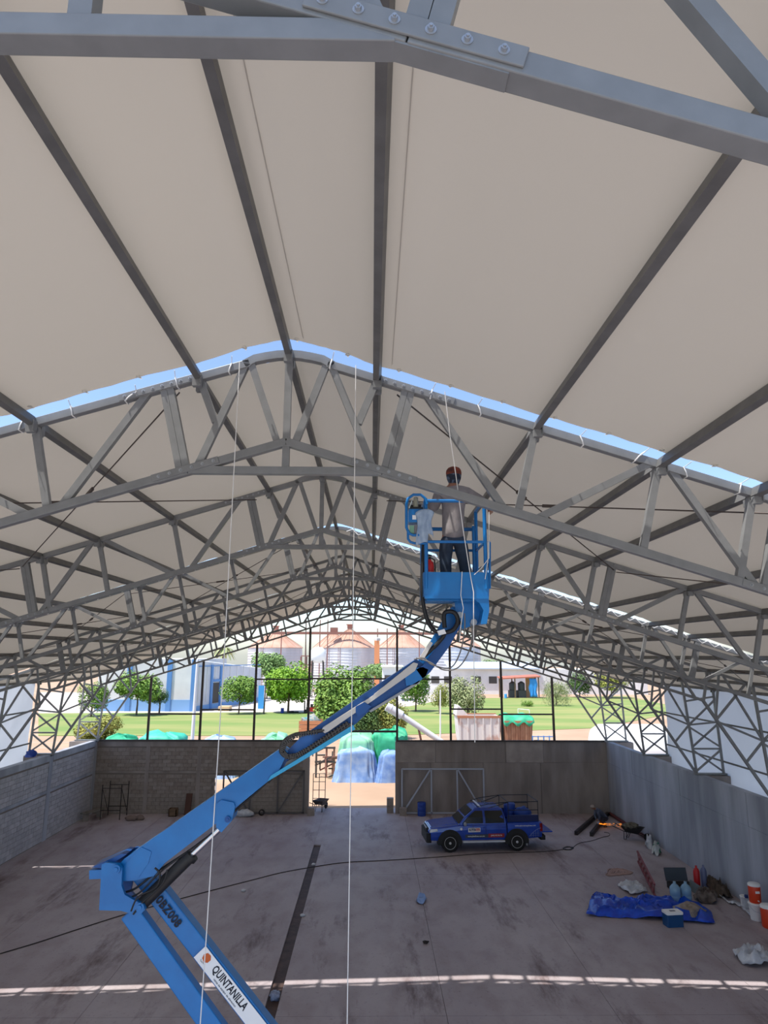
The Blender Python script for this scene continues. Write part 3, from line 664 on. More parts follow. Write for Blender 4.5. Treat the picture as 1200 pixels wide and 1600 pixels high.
# ================================================================ people
SKIN = mat('skin', (150, 102, 78), .6)
def catmull(a, b_, t): return a.lerp(b_, t)
def skin_obj(name, V, E, rad, m, parent, root=0, sub=2):
    off = Vector(parent['_o']); me = bpy.data.meshes.new(name); me.from_pydata([tuple(Vector(v)-off) for v in V], E, []); me.materials.append(m)
    o = bpy.data.objects.new(name, me); C.objects.link(o); o.parent = parent; o['_o'] = tuple(off)
    md = o.modifiers.new('skin', 'SKIN'); md.use_smooth_shade = True
    for i, r in enumerate(rad):
        d = me.skin_vertices[0].data[i]; d.radius = r if isinstance(r, tuple) else (r, r); d.use_root = (i == root)
    sb = o.modifiers.new('sub', 'SUBSURF'); sb.levels = sub; sb.render_levels = sub
    return o
def person(root, J, look, shirt, jeans, shoes, k=1.0):
    'J: joints in world space; one skinned body, clothes as shells round it'
    V, E, Rr = [], [], []
    def add(p, r, link=None):
        V.append(Vector(p)); Rr.append(r*k if not isinstance(r, tuple) else (r[0]*k, r[1]*k)); i = len(V)-1
        if link is not None: E.append((link, i))
        return i
    pel = add(J['pelvis'], (.145, .105)); wst = add(J['pelvis'].lerp(J['chest'], .5), (.13, .10), pel); ch = add(J['chest'], (.155, .115), wst); nb = add(J['chest'].lerp(J['neck'], .75), (.10, .08), ch)
    nk = add(J['neck'], .058, nb); hb = add(J['neck'].lerp(J['head'], .55), (.075, .085), nk); hc = add(J['head'], (.080, .098), hb)
    ht = add(J['head'] + (J['head']-J['neck']).normalized()*.075*k, (.068, .082), hc)
    for s in 'LR':
        sh = add(J['sh'+s], .062, nb); el = add(J['el'+s], .042, sh); wr = add(J['wr'+s], .029, el)
        d = (J['ha'+s]-J['wr'+s]).normalized(); side = d.cross(look).normalized(); 
        if side.length < .1: side = Vector((1, 0, 0))
        pm = add(J['wr'+s]+d*.055*k, (.036, .018), wr)
        for q in range(4):
            o_ = side*(q-1.5)*.021*k; ln = (.07, .082, .076, .06)[q]*k
            a = add(J['wr'+s]+d*.10*k+o_, .0105, pm); b_ = add(J['wr'+s]+d*(.10*k+ln*.55)+o_-Vector((0, 0, .012*k)), .009, a); add(J['wr'+s]+d*(.10*k+ln*.85)+o_-Vector((0, 0, .035*k)), .008, b_)
        a = add(J['wr'+s]+d*.045*k+side*.04*k, .012, pm); add(J['wr'+s]+d*.085*k+side*.055*k, .0095, a)
        hp = add(J['hip'+s], .088, pel); kn = add(J['kn'+s], .058, hp); ca = add(J['kn'+s].lerp(J['an'+s], .35), .056, kn); an = add(J['an'+s], .040, ca)
        add(J['an'+s]+Vector((0, 0, -.05*k))+J['toe']*.13*k, (.042, .028), an)
    skin_obj('body', V, E, Rr, SKIN, root)
    # face
    h = J['head']; L = look.normalized(); up = (J['head']-J['neck']).normalized(); sd = L.cross(up).normalized()
    b = MB(); p = h + L*.10*k; b.blob(p - up*.012*k, Vector((.014, .014, .02))*k, 1, .05); 
    for e in (-1, 1): b.blob(h + sd*e*.088*k - up*.01*k, Vector((.012, .018, .028))*k, 2, .1)
    b.build('nose_and_ears', SKIN, root)
    b = MB()
    for e in (-1, 1): b.blob(h + L*.092*k + sd*e*.032*k + up*.012*k, Vector((.012, .01, .008))*k, 2, .02, n=6, m=8)
    b.build('eyes', BLACK, root)
    b = MB(); b.beam(h+L*.094*k-up*.055*k-sd*.025*k, h+L*.094*k-up*.055*k+sd*.025*k, .012*k, .010*k); b.build('mouth', mat('lips', (130, 78, 66), .6), root)
    # shirt
    V, E, Rr = [], [], []
    a = add(J['pelvis']-(J['chest']-J['pelvis'])*.30, (.205, .165)); b0 = add(J['pelvis'], (.205, .165), a); b_ = add(J['pelvis'].lerp(J['chest'], .5), (.205, .165), b0); c = add(J['chest'], (.215, .17), b_); d = add(J['chest'].lerp(J['neck'], .62), (.15, .12), c); add(J['chest'].lerp(J['neck'], .95), .085, d)
    for s in 'LR':
        sh = add(J['sh'+s], .095, d); m1 = add(J['sh'+s].lerp(J['el'+s], .5), .080, sh); el = add(J['el'+s], .070, m1); add(J['el'+s].lerp(J['wr'+s], .92), .052, el)
    so_ = skin_obj('shirt', V, E, Rr, shirt, root)
    V, E, Rr = [], [], []
    a = add(J['pelvis'].lerp(J['chest'], .12), (.18, .145)); p0 = add(J['pelvis']-(J['chest']-J['pelvis']).normalized()*.05*k, (.19, .155), a)
    for s in 'LR':
        hp = add(J['hip'+s], .128, p0); t_ = add(J['hip'+s].lerp(J['kn'+s], .5), .108, hp); kn = add(J['kn'+s], .090, t_); add(J['kn'+s].lerp(J['an'+s], .5), .084, kn); add(J['an'+s], .074, len(V)-1)
    skin_obj('jeans', V, E, Rr, jeans, root)
    for s in 'LR':
        b = MB(); q = J['an'+s] + J['toe']*.07*k; b.blob(q + Vector((0, 0, -.045*k)), Vector((.055 if abs(J['toe'].y) > .5 else .13, .13 if abs(J['toe'].y) > .5 else .055, .05))*k, 4, .05, flat=-.04*k); b.build('shoe', shoes, root)
SHIRT = mat('grey_shirt', (150, 142, 140), .9, 0, (128, 121, 120), 7, bump=.5, bscale=9)
JEANS = mat('blue_jeans', (52, 66, 84), .9, 0, (36, 46, 62), 6, bump=.4, bscale=10)
SHOE = mat('work_boots', (58, 46, 38), .8)
V3 = Vector
zf = 10.06
def wj(px, py, Y=8.86): return at(px, py, Y)
WK = thing('person', (wj(710, 800).x, 8.86, zf), 'worker in a grey shirt, jeans and dark face covering standing in the lift basket', 'person')
J = dict(pelvis=wj(708, 832), chest=wj(708, 787), neck=wj(708, 758), head=wj(709, 743), shL=wj(686, 772), shR=wj(730, 771), elL=wj(678, 795, 8.92), elR=wj(752, 782, 8.95), wrL=wj(672, 787, 9.08), wrR=wj(764, 794, 9.12), haL=wj(668, 783, 9.16), haR=wj(766, 798, 9.22),
         hipL=wj(698, 843), hipR=wj(718, 843), knL=wj(696, 872, 8.88), knR=wj(724, 872, 8.88), anL=V3((wj(697, 905).x, 8.86, zf+.09)), anR=V3((wj(731, 905).x, 8.84, zf+.09)), toe=V3((.1, .99, 0)))
person(WK, J, V3((.25, .97, 0)).normalized(), SHIRT, JEANS, SHOE, .95)
h = J['head']
b = MB(); b.lathe(h - V3((0, 0, .115)), [(.066, 0), (.078, .03), (.094, .07), (.1, .11), (.098, .135)], 18); b.build('face_covering', mat('dark_buff', (38, 44, 58), .9, 0, (96, 110, 130), 14, lo=.52, hi=.62), WK)
b = MB(); b.lathe(h + V3((0, 0, .005)), [(.101, 0), (.104, .03), (.098, .062), (.078, .092), (.045, .108), (.001, .113)], 18)
b.build('cap', mat('rust_cap', (140, 62, 40), .9, 0, (70, 40, 34), 12), WK)
b = MB(); b.loft([[h + V3((.25*d_ + x, .97*d_ , .02 - abs(x)*.15 + t)) for x, d_ in ((-.07, .07), (-.055, .15), (0, .185), (.055, .15), (.07, .07))] for t in (0, .008)]); b.build('cap_peak', MATS['rust_cap'], WK)
# rag, extinguisher
RAG = mat('pale_blue_rag', (168, 186, 205), .9, 0, (140, 160, 186), 9, bump=.4)
def ragf(u_, v_):
    x = 1.70 + .115*math.sin((u_-.5)*math.pi*.95)*(1 - .25*v_) + .02*math.sin(v_*5+u_*3)
    return (x, F0 - .028 - .035*math.cos((u_-.5)*math.pi) - .018*math.sin(u_*16)*(.3+v_), 11.06 - v_*(.42 if u_ < .6 else .3) - .05*(1-math.cos((u_-.5)*math.pi)))
b = MB(); b.grid(22, 14, ragf); b.build('rag', RAG, None, 'pale blue rag draped over the left basket post', 'rag', solid=.006)
EX = thing('fire_extinguisher', (1.775, F0+.14, bz0+.06), 'red fire extinguisher standing in the lift basket', 'extinguisher')
c = V3(EX.location)
b = MB(); b.lathe(c, [(.05, 0), (.054, .02), (.054, .33), (.045, .375), (.022, .395), (.02, .41)], 16); b.build('cylinder', RED, EX)
b = MB(); b.lathe(c+V3((0, 0, .13)), [(.0548, 0), (.0548, .12)], 16, caps=False); b.build('paper_label', mat('label_paper', (214, 196, 178), .8), EX)
b = MB(); b.cyl(c+V3((0, 0, .405)), c+V3((0, 0, .445)), .018, n=8); b.beam(c+V3((-.05, 0, .45)), c+V3((.03, 0, .46)), .02, .012); b.beam(c+V3((-.05, 0, .475)), c+V3((.02, 0, .465)), .02, .01); b.build('valve_handle', BLACK, EX)
b = MB(); b.tube([c+V3((.02, 0, .43)), c+V3((.06, -.01, .40)), c+V3((.068, -.01, .3)), c+V3((.066, -.01, .2))], .009, 6); b.build('nozzle_hose', BLACK, EX)
# ================================================================ pickup truck
TB = mat('truck_blue', (20, 70, 176), .25, .1, (16, 60, 160), 2, coat=.6)
GLASS = mat('dark_glass', (26, 32, 34), .08, 0)
PLAST = mat('black_plastic', (24, 25, 27), .6)
RIM = mat('rim_alloy', (206, 208, 212), .35, .1)
LAMP = mat('lamp_lens', (214, 218, 222), .1); TAIL = mat('tail_lens', (130, 16, 20), .2)
TRK = thing('pickup_truck', (0, 0, 0), 'blue double cab pickup truck with ladder rack parked before the rear wall', 'truck')
S = lambda x, hw, zb, zt, rr=.06: [(x, -hw*.95, zb), (x, -hw, zb+(zt-zb)*.30), (x, -hw, zb+(zt-zb)*.66), (x, -hw*.97, zt-rr*.6), (x, -hw*.90, zt), (x, hw*.90, zt), (x, hw*.97, zt-rr*.6), (x, hw, zb+(zt-zb)*.66), (x, hw, zb+(zt-zb)*.30), (x, hw*.95, zb)]
b = MB(); b.loft([S(2.50, .74, .52, .90), S(2.40, .86, .48, .98), S(2.10, .91, .48, 1.04), S(1.5, .92, .48, 1.10), S(.98, .925, .48, 1.15), S(-1.08, .925, .48, 1.17)], smooth=False); b.build('body', TB, TRK, bevel=.02)
b = MB(); b.loft([S(-1.12, .93, .5, 1.19), S(-2.0, .93, .5, 1.21), S(-2.72, .92, .56, 1.22)]); b.build('cargo_bed', TB, TRK, bevel=.02)
b = MB(); b.loft([[(1.02, -.60, 1.13), (1.02, .60, 1.13), (2.38, .55, .985), (2.38, -.55, .985)], [(1.02, -.56, 1.165), (1.02, .56, 1.165), (2.34, .5, 1.015), (2.34, -.5, 1.015)]]); b.build('hood', TB, TRK, bevel=.01)
cabB = [(1.12, -.86), (1.12, .86), (-1.10, .88), (-1.10, -.88)]; cabT = [(.40, -.66), (.40, .66), (-.96, .68), (-.96, -.68)]
b = MB(); b.loft([[(x, y, 1.14) for x, y in cabB], [(x*.985, y*.93, 1.45) for x, y in ((.84, -.86), (.84, .86), (-1.06, .88), (-1.06, -.88))], [(x, y, 1.75) for x, y in cabT], [((x+.25)*.86-.25, y*.85, 1.81) for x, y in cabT]]); b.build('cabin', TB, TRK, bevel=.03)
b = MB(); b.loft([[(1.09, -.78, 1.17), (1.09, .78, 1.17), (.44, .59, 1.72), (.44, -.59, 1.72)], [(1.13, -.78, 1.19), (1.13, .78, 1.19), (.48, .59, 1.74), (.48, -.59, 1.74)]]); b.build('windshield', GLASS, TRK)
def sidewin(xs, xe, s, nm='side_window'):
    lv = ((1.20, .876), (1.45, .846), (1.70, .712)); rings = []
    b = MB(); b.loft([[(xs[0], s*(lv[0][1]+k), lv[0][0]), (xe[0], s*(lv[0][1]+k), lv[0][0]), (xe[1], s*(lv[1][1]+k), lv[1][0]), (xe[2], s*(lv[2][1]+k), lv[2][0]), (xs[2], s*(lv[2][1]+k), lv[2][0]), (xs[1], s*(lv[1][1]+k), lv[1][0])] for k in (-.03, .012)]); b.build(nm, GLASS, TRK)
for s in (-1, 1):
    sidewin((.94, .70, .34), (.0, .0, .0), s); sidewin((-.11, -.11, -.11), (-.98, -.97, -.90), s)
    for x in (1.54, -1.54):
        poly = [(x+.56*math.cos(R(a)), .40+.56*math.sin(R(a))) for a in range(-8, 189, 14)]
        b = MB(); b.loft([[(u, s*.60, v) for u, v in poly], [(u, s*.945, v) for u, v in poly]]); b.build('wheel_arch', PLAST, TRK, bevel=.015)
        W = MB(); W.lathe((x, s*.70, .395), [(.24, 0), (.36, .0), (.395, .03), (.395, .22), (.36, .26), (.27, .262)], 26, (0, s, 0)).build('tyre', TYRE, TRK)
        b = MB(); b.lathe((x, s*.80, .395), [(.27, .13), (.262, .165), (.25, .165), (.24, .10), (.0, .09)], 24, (0, s, 0), caps=False)
        for k in range(6):
            a = R(60*k); d = Vector((math.cos(a), 0, math.sin(a))); c = Vector((x, s*.945, .395)); b.beam(c+d*.02, c+d*.26, .085, .03, up=(0, 1, 0))
        b.lathe((x, s*.93, .395), [(.06, 0), (.055, .04), (.001, .045)], 12, (0, s, 0)); b.build('rim', RIM, TRK)
        b = MB(); b.box((x-.48 if x < 0 else x-.52, s*.80-.1, .22), (x-.46 if x < 0 else x-.50, s*.80+.1, .58)); b.build('mud_flap', WHITE if x < 0 else PLAST, TRK)
    b = MB(); b.blob((.86, s*1.02, 1.20), (.07, .12, .085), 1, .03); b.build('mirror', mat('mirror_shell', (150, 156, 166), .4), TRK)
    for x in (.02, -.86): b = MB(); b.beam((x, s*.935, 1.02), (x-.17, s*.935, 1.02), .03, .035); b.build('door_handle', TB, TRK, bevel=.008)
    b = MB(); b.loft([[(2.46, s*.52, .84), (2.40, s*.86, .84), (2.10, s*.915, .90), (2.12, s*.91, 1.0), (2.36, s*.84, .97), (2.44, s*.55, .93)], [(2.50, s*.52, .84), (2.44, s*.88, .84), (2.10, s*.93, .90), (2.12, s*.925, 1.0), (2.40, s*.86, .97), (2.48, s*.55, .93)]]); b.build('headlight', LAMP, TRK)
    b = MB(); b.rbox((-2.76, s*.80-.08, .82), (-2.62, s*.80+.13, 1.16), .03); b.build('tail_light', TAIL, TRK)
    for x in (.47, -.115, -1.06): b = MB(); b.box((x-.006, s*.925-.004, .58), (x+.006, s*.925+.004, 1.16)); b.build('door_gap', PLAST, TRK)
    MB().beam((.95, s*.94, .44), (-.98, s*.94, .44), .10, .07).build('side_step', RIM, TRK, bevel=.01)
b = MB(); b.rbox((2.36, -.86, .40), (2.60, .86, .80), .10); b.build('front_bumper', PLAST, TRK)
b = MB(); b.rbox((2.46, -.50, .78), (2.55, .50, .97), .03, axis=0); b.build('grille', PLAST, TRK)
b = MB(); b.beam((2.55, -.48, .96), (2.55, .48, .96), .03, .03); b.build('grille_bar', RIM, TRK)
b = MB(); b.rbox((-2.90, -.88, .44), (-2.66, .88, .62), .05); b.build('rear_bumper', PLAST, TRK)
b = MB(); b.box((-3.28, -.74, .72), (-2.74, .74, .78)); b.build('tailgate', TB, TRK, bevel=.02)
for y in (-.80, .80): MB().box((-2.62, y-.03, 1.22), (-1.15, y+.03, 1.50)).build('bed_side_board', mat('navy_board', (20, 34, 86), .6), TRK)
RK = mat('rack_black', (22, 26, 40), .5)
def rk(*pts, r=.018): return MB().tube(pts, r, 6).build('rack_bar', RK, TRK)
for y in (-.82, .82):
    rk((-1.2, y, 1.2), (-1.2, y, 2.08)); rk((-2.6, y, 1.2), (-2.6, y, 2.12)); rk((.25, y*.84, 1.86), (-.2, y*.9, 1.98), (-1.2, y, 2.08), (-2.6, y, 2.08)); rk((-.3, y*.82, 1.80), (-1.2, y, 2.06)); rk((-1.2, y, 1.72), (-2.6, y, 1.72))
for x, z, k in ((-1.2, 2.08, 1), (-2.6, 2.10, 1), (-.2, 1.97, .9)): rk((x, -.82*k, z), (x, .82*k, z))
b = MB(); b.beam((.10, -.72, 1.88), (.10, .72, 1.88), .07, .04); b.build('roof_bar', RIM, TRK)
# decals on the driver's side
SY = .931
def decal(x0, x1, z0, z1, m, nm, y=SY): MB().box((x0, y-.003, z0), (x1, y+.003, z1)).build(nm, m, TRK)
def dM(x, z, y=SY+.004):
    M = Matrix.Identity(4); M.col[0][:3] = (-1, 0, 0); M.col[1][:3] = (0, 0, 1); M.col[2][:3] = (0, 1, 0); M.translation = (x, y, z); return M
decal(.70, .14, .84, 1.02, WHITE, 'door_sign'); decal(.66, .37, .88, .99, mat('sign_blue', (60, 70, 110), .6), 'door_sign', SY+.004); decal(.36, .17, .88, .99, mat('sign_red', (180, 60, 66), .6), 'door_sign', SY+.004)
text('Plasti', .10, WHITE, TRK, dM(.515, .93, SY+.008), 'sign_lettering'); text('lona', .09, WHITE, TRK, dM(.265, .93, SY+.008), 'sign_lettering')
decal(.84, -.22, .60, .74, mat('band_grey', (58, 66, 78), .6), 'door_band'); decal(-.22, -.96, .60, .76, mat('band_red', (150, 34, 40), .6), 'door_band')
text('www.plastilona.com.mx', .085, WHITE, TRK, dM(.34, .665, SY+.005), 'band_lettering', sx=.95); text('(644) 410 96 96', .085, WHITE, TRK, dM(-.59, .68, SY+.005), 'band_lettering', sx=.95)
text('www.estructurasylonas.com', .085, WHITE, TRK, dM(-1.95, 1.075, .936), 'bed_lettering', sx=1.0)
PB = mat('pale_print', (110, 130, 180), .6)
b = MB()
arcp = [Vector((-2.12 - .55*t, .935, .62 + .34*math.sin(t*1.5))) for t in [i/8 for i in range(9)]]
for a_, e_ in zip(arcp, arcp[1:]): b.beam(a_, e_, .004, .022, up=(0, 0, 1))
for k in range(4): b.beam((-2.2-.11*k, .935, .60), (-2.2-.11*k, .935, .62+.34*math.sin((.08+.11*k)/.55*1.5)), .012, .004, up=(0, 1, 0))
for z in (.66, .74): b.beam((-2.18, .935, z), (-2.6, .935, z), .004, .012)
b.build('building_print', PB, TRK)
b = MB(); b.lathe((1.02, .93, .98), [(.055, 0), (.055, .005)], 14, (0, 1, 0)); b.build('fender_badge', WHITE, TRK)
f = Vector((4.83, 36.9, 0)); r_ = Vector((8.14, 37.15, 0)); TRK.location = (f+r_)/2; TRK.scale = (1.07,)*3
TRK.rotation_euler = (0, 0, math.atan2(f.y-r_.y, f.x-r_.x)); 
bpy.context.view_layer.update(); TM = TRK.matrix_world.copy() if TRK.matrix_world.translation.length > 1 else Matrix.LocRotScale(TRK.location, TRK.rotation_euler, TRK.scale)
def intruck(x, y, z): return TM @ Vector((x, y, z))
c = intruck(-1.55, -.25, 1.215); b = MB(); b.lathe(c, [(.26, 0), (.29, .04), (.29, .28), (.28, .3), (.29, .34), (.29, .60), (.26, .66), (.1, .67)], 16); b.build('plastic_drum', mat('drum_blue', (24, 62, 150), .5), None, 'blue plastic drum standing in the truck bed behind the cab', 'drum')
c = intruck(-2.05, .1, 1.215)
b = MB(); b.blob(c+Vector((0, 0, .22)), (.42, .36, .32), 6, .14, 2.2, flat=-.21); b.build('tarp_bundle', mat('tarp_blue_bundle', (26, 66, 150), .6), None, 'blue tarp bundle heaped in the truck bed', 'bundle')

# ================================================================ sliding gate frames on the rear wall
GATE = mat('gate_steel', (176, 182, 196), .5, 0)
def gate(pts, label, GATE=GATE):
    g = thing('gate_frame', (pts[0], YW-.12, 0), label, 'gate'); yy = YW-.14
    for (x0, z0, x1, z1) in pts[1]:
        MB().beam((x0, yy, z0), (x1, yy, z1), .09, .07, up=(0, 1, 0)).build('frame_bar', GATE, g)
    return g
gate((5.4, [(2.95, .05, 2.95, 2.58), (2.95, 2.56, 7.9, 2.56), (2.95, .07, 7.9, .07), (4.72, .05, 4.72, 2.56), (6.28, .05, 6.28, 2.56), (7.88, .05, 7.88, 2.56), (3.02, .1, 4.65, 2.5), (6.35, 2.5, 7.8, .1)]), 'grey steel gate frame with diagonals leaning by the dark right wall')
gate((-5, [(-7.75, .05, -7.75, 2.45), (-7.75, 2.43, -2.9, 2.43), (-7.75, .07, -2.9, .07), (-6.15, .05, -6.15, 2.43), (-4.5, .05, -4.5, 2.43), (-2.95, .05, -2.95, 2.43), (-7.7, 2.4, -6.2, .1), (-4.45, .1, -3.0, 2.4)]), 'dark steel gate frame standing against the block wall', mat('gate_dark', (92, 88, 88), .6))
def drum(p, label, m, s=1.0):
    b = MB(); b.lathe(p, [(.27*s, 0), (.29*s, .03*s), (.29*s, .28*s), (.275*s, .30*s), (.29*s, .33*s), (.29*s, .58*s), (.275*s, .60*s), (.29*s, .63*s), (.29*s, .86*s), (.27*s, .88*s), (.25*s, .87*s)], 18); return b.build('plastic_drum', m, None, label, 'drum')
drum((4.1, 43.75, 0), 'blue plastic drum behind the gate frame by the right wall', MATS['drum_blue'], .85)

# ================================================================ floor clutter
TARP = mat('tarp_blue', (12, 84, 216), .24, 0, (8, 62, 184), 3, bump=.5, bscale=7)
WPL = mat('white_plastic', (214, 216, 220), .4, 0, (180, 184, 192), 5, bump=.4, bscale=8)
def F(px, py): return at(px, py, Z=0)
def crumple(name, outline, label, cat, m, h, seed, n=34, fr=2.2, base=.012, solid=.008):
    'crumpled sheet inside an outline on the floor'
    P = [F(*q) for q in outline]; c = sum(P, Vector())/len(P); rings = []; k = len(P); N = 48
    def edge(t):
        t = t % 1 * k; i = int(t); return P[i % k].lerp(P[(i+1) % k], t-i)
    b = MB(); rows = 12
    for j in range(rows+1):
        q = j/rows; ring = []
        for i in range(N):
            e = edge(i/N); p = c.lerp(e, max(q, .001)); v = Vector((p.x*fr, p.y*fr, seed))
            rd = 1-abs(noise.noise(v))*2; z = base + h*max(0, rd)**2*(.35+.65*min(1, (1.02-q)*4)) + h*.3*max(0, noise.noise(v*2.3)); 
            ring.append((p.x, p.y, max(base, z)))
        rings.append(ring)
    b.loft(rings, False, True); return b.build(name, m, None, label, cat, solid=solid)
crumple('tarp', [(916, 1432), (921, 1415), (926, 1400), (938, 1408), (955, 1412), (1000, 1409), (1016, 1405), (1050, 1409), (1078, 1408), (1110, 1425), (1118, 1446), (1060, 1441), (990, 1436), (950, 1434)], 'large crumpled blue tarp spread on the floor at right', 'tarp', TARP, .32, 2.0)
def cooler(p, rz, label):
    t = thing('cool_box', p, label, 'box'); x, y, z = p
    b = MB(); b.rbox((x-.30, y-.20, z), (x+.30, y+.20, z+.40), .04); b.build('box_body', mat('cooler_blue', (14, 70, 120), .4), t)
    b = MB(); b.rbox((x-.31, y-.21, z+.40), (x+.31, y+.21, z+.47), .05); b.build('lid', WHITE, t)
    b = MB(); b.rbox((x-.10, y-.06, z+.47), (x+.10, y+.06, z+.478), .02); b.build('lid_recess', mat('lid_grey', (110, 112, 118), .5), t); t.rotation_euler = (0, 0, rz); return t
cooler(tuple(F(1052, 1446)), .12, 'blue cool box with a white lid in front of the tarp')
b = MB(); c = F(1078, 1430); b.blob(c+Vector((0, 0, .12)), (.50, .42, .30), 5, .22, 2.2, flat=-.10); b.build('sand_bag', mat('sand_bag', (158, 146, 136), .5, 0, (120, 104, 92), 6, bump=.4), None, 'knotted clear bag of sand lying on the blue tarp', 'bag')
def jug(p, label, m, s=1.0):
    t = thing('water_jug', p, label, 'water jug'); p = Vector(p)
    b = MB(); b.lathe(p, [(.17*s, 0), (.19*s, .03*s), (.20*s, .50*s), (.19*s, .53*s)], 18); b.build('body', m, t)
    b = MB(); b.lathe(p+Vector((0, 0, .53*s)), [(.205*s, 0), (.205*s, .05*s), (.18*s, .08*s), (.001, .085*s)], 18); b.build('lid', WHITE, t)
    b = MB(); b.cyl(p+Vector((0, -.19*s, .10*s)), p+Vector((0, -.25*s, .10*s)), .02, n=8); b.build('tap', WHITE, t)
    b = MB(); b.box((p.x-.07*s, p.y-.212*s, p.z+.33*s), (p.x+.07*s, p.y-.19*s, p.z+.40*s)); b.build('name_plate', WHITE, t)
    return t
ORJ = mat('jug_orange', (214, 64, 26), .45)
pb = F(1183, 1437)
def bucket(p, label, m=WHITE, s=1.0):
    t = thing('bucket', p, label, 'bucket'); p = Vector(p)
    b = MB(); b.lathe(p, [(.15*s, 0), (.155*s, .01*s), (.18*s, .38*s), (.19*s, .39*s), (.19*s, .42*s), (.17*s, .425*s)], 18); b.build('bucket_body', m, t)
    b = MB(); b.tube([p+Vector((-.19*s, 0, .36*s)), p+Vector((-.14*s, -.16*s, .26*s)), p+Vector((.0, -.22*s, .22*s)), p+Vector((.14*s, -.16*s, .26*s)), p+Vector((.19*s, 0, .36*s))], .006, 5); b.build('handle', GATE, t); return t
pb.z = 0; bucket(pb, 'white bucket carrying the orange water jug by the right wall', s=1.35)
jug((pb.x, pb.y, .575), 'orange water jug stacked on the white bucket by the right wall', ORJ, 1.05)
q = F(1200, 1449); jug((q.x+.05, q.y, 0), 'orange water jug standing on the floor at the right edge', ORJ, 1.2)
q = F(1178, 1427); bucket((q.x, q.y+.55, 0), 'white bucket behind the orange jugs', s=1.0)
q = F(1168, 1421); t = thing('jerrycan', q, 'white jerrycan with a blue cap left of the orange jug', 'canister')
b = MB(); b.rbox((q.x-.16, q.y-.11, 0), (q.x+.16, q.y+.11, .40), .05); b.build('can_body', WPL, t); b = MB(); b.cyl((q.x, q.y, .40), (q.x, q.y, .50), .07, n=12); b.build('cap', mat('cap_blue', (30, 50, 110), .5), t)
b = MB()
P = [F(1104, 1387), F(1125, 1398), F(1141, 1411), F(1152, 1413), F(1165, 1421), F(1182, 1438)]
b.grid(20, 3, lambda u, v: (lambda i, f: tuple(P[i].lerp(P[min(i+1, 5)], f) + Vector((-.12+.24*v - (.18*v if u < .5 else 0), (.30 if u < .55 else .16)*(v-.5), .05+.16*max(0, noise.noise(Vector((u*7, v*3, 1))))))))(min(4, int(u*5)), u*5-min(4, int(u*5))))
b.build('plastic_film', WPL, None, 'long twisted strip of white plastic film leading to the orange jugs', 'film', solid=.012)
crumple('plastic_film', [(1145, 1492), (1152, 1486), (1170, 1484), (1185, 1492), (1203, 1496), (1203, 1510), (1178, 1514), (1160, 1508)], 'crumpled white plastic film near the sunlit strip', 'film', WPL, .38, 7.0)
crumple('plastic_film', [(965, 1386), (975, 1380), (995, 1379), (1008, 1388), (1012, 1394), (995, 1399), (985, 1400), (978, 1394)], 'white cloth-like plastic heap behind the blue tarp', 'film', WPL, .22, 3.0)
crumple('plastic_bag', [(650, 1408), (654, 1402), (664, 1402), (667, 1408), (660, 1414), (652, 1413)], 'small pale blue plastic bag alone on the floor', 'bag', mat('bag_blue', (140, 170, 220), .4), .2, 4.0)
crumple('plastic_bag', [(1008, 1326), (1010, 1319), (1017, 1317), (1021, 1321), (1019, 1328)], 'white sack slumped beside the black wheelbarrow', 'bag', WPL, .5, 5.0)
crumple('plastic_bag', [(1018, 1334), (1022, 1328), (1030, 1330), (1034, 1335), (1028, 1339)], 'white sack with a green print near the right wall', 'bag', mat('green_white', (200, 206, 204), .5, 0, (40, 120, 90), 2.2, lo=.5, hi=.55), .5, 6.0)
crumple('sacking', [(1102, 1386), (1108, 1378), (1122, 1384), (1146, 1403), (1138, 1407), (1118, 1402)], 'brown heap of sacking against the right wall', 'sacking', mat('burlap', (92, 78, 66), .9, 0, (66, 56, 48), 4, bump=.5), .42, 9.0)
crumple('offcut_heap', [(1092, 1412), (1082, 1402), (1100, 1396), (1122, 1404), (1120, 1414)], 'low heap of dark offcuts beside the tarp', 'heap', mat('dark_heap', (70, 60, 56), .9, 0, (120, 108, 100), 5), .35, 11.0)
def bottle_(p, label, m, h=.62, r=.16):
    b = MB(); b.lathe(p, [(r*.9, 0), (r, .03), (r, h*.3), (r*.93, h*.33), (r, h*.36), (r, h*.7), (r*.6, h*.84), (r*.28, h*.9), (r*.28, h)], 16); return b.build('water_bottle', m, None, label, 'bottle')
WB = mat('water_bottle', (130, 166, 190), .15, 0)
for px, lab in ((1056, 'left one of two big clear water bottles behind the cool box'), (1073, 'right one of two big clear water bottles behind the cool box')):
    q = F(px, 1409); bottle_((q.x, q.y, 0), lab, WB, .72, .20)
q = F(1062, 1388); t = thing('tool_case', q, 'open black tool case behind the water bottles', 'case')
b = MB(); b.rbox((q.x-.45, q.y-.2, 0), (q.x+.45, q.y+.2, .22), .04); b.build('case_base', PLAST, t); b = MB(); b.beam((q.x, q.y+.22, .22), (q.x, q.y+.38, .68), .9, .06, up=(0, 1, -.3)); b.build('case_lid', mat('case_lid', (56, 66, 76), .5), t)
b = MB(); q0 = F(1078, 1390); q1 = F(1098, 1402); b.beam(q0+Vector((0, 0, .2)), q1+Vector((0, 0, .16)), .05, .36, up=(.2, .6, 1)); b.build('board', mat('grey_board', (98, 108, 112), .7), None, 'grey board leaning beside the water bottles', 'board')
def gascyl(p, label, m):
    b = MB(); b.lathe(p, [(.12, 0), (.125, .03), (.125, .62), (.09, .72), (.04, .76), (.04, .84)], 14); return b.build('gas_cylinder', m, None, label, 'cylinder')
q = F(1090, 1387); gascyl((q.x, q.y, 0), 'red gas cylinder upright among the clutter by the right wall', RED)
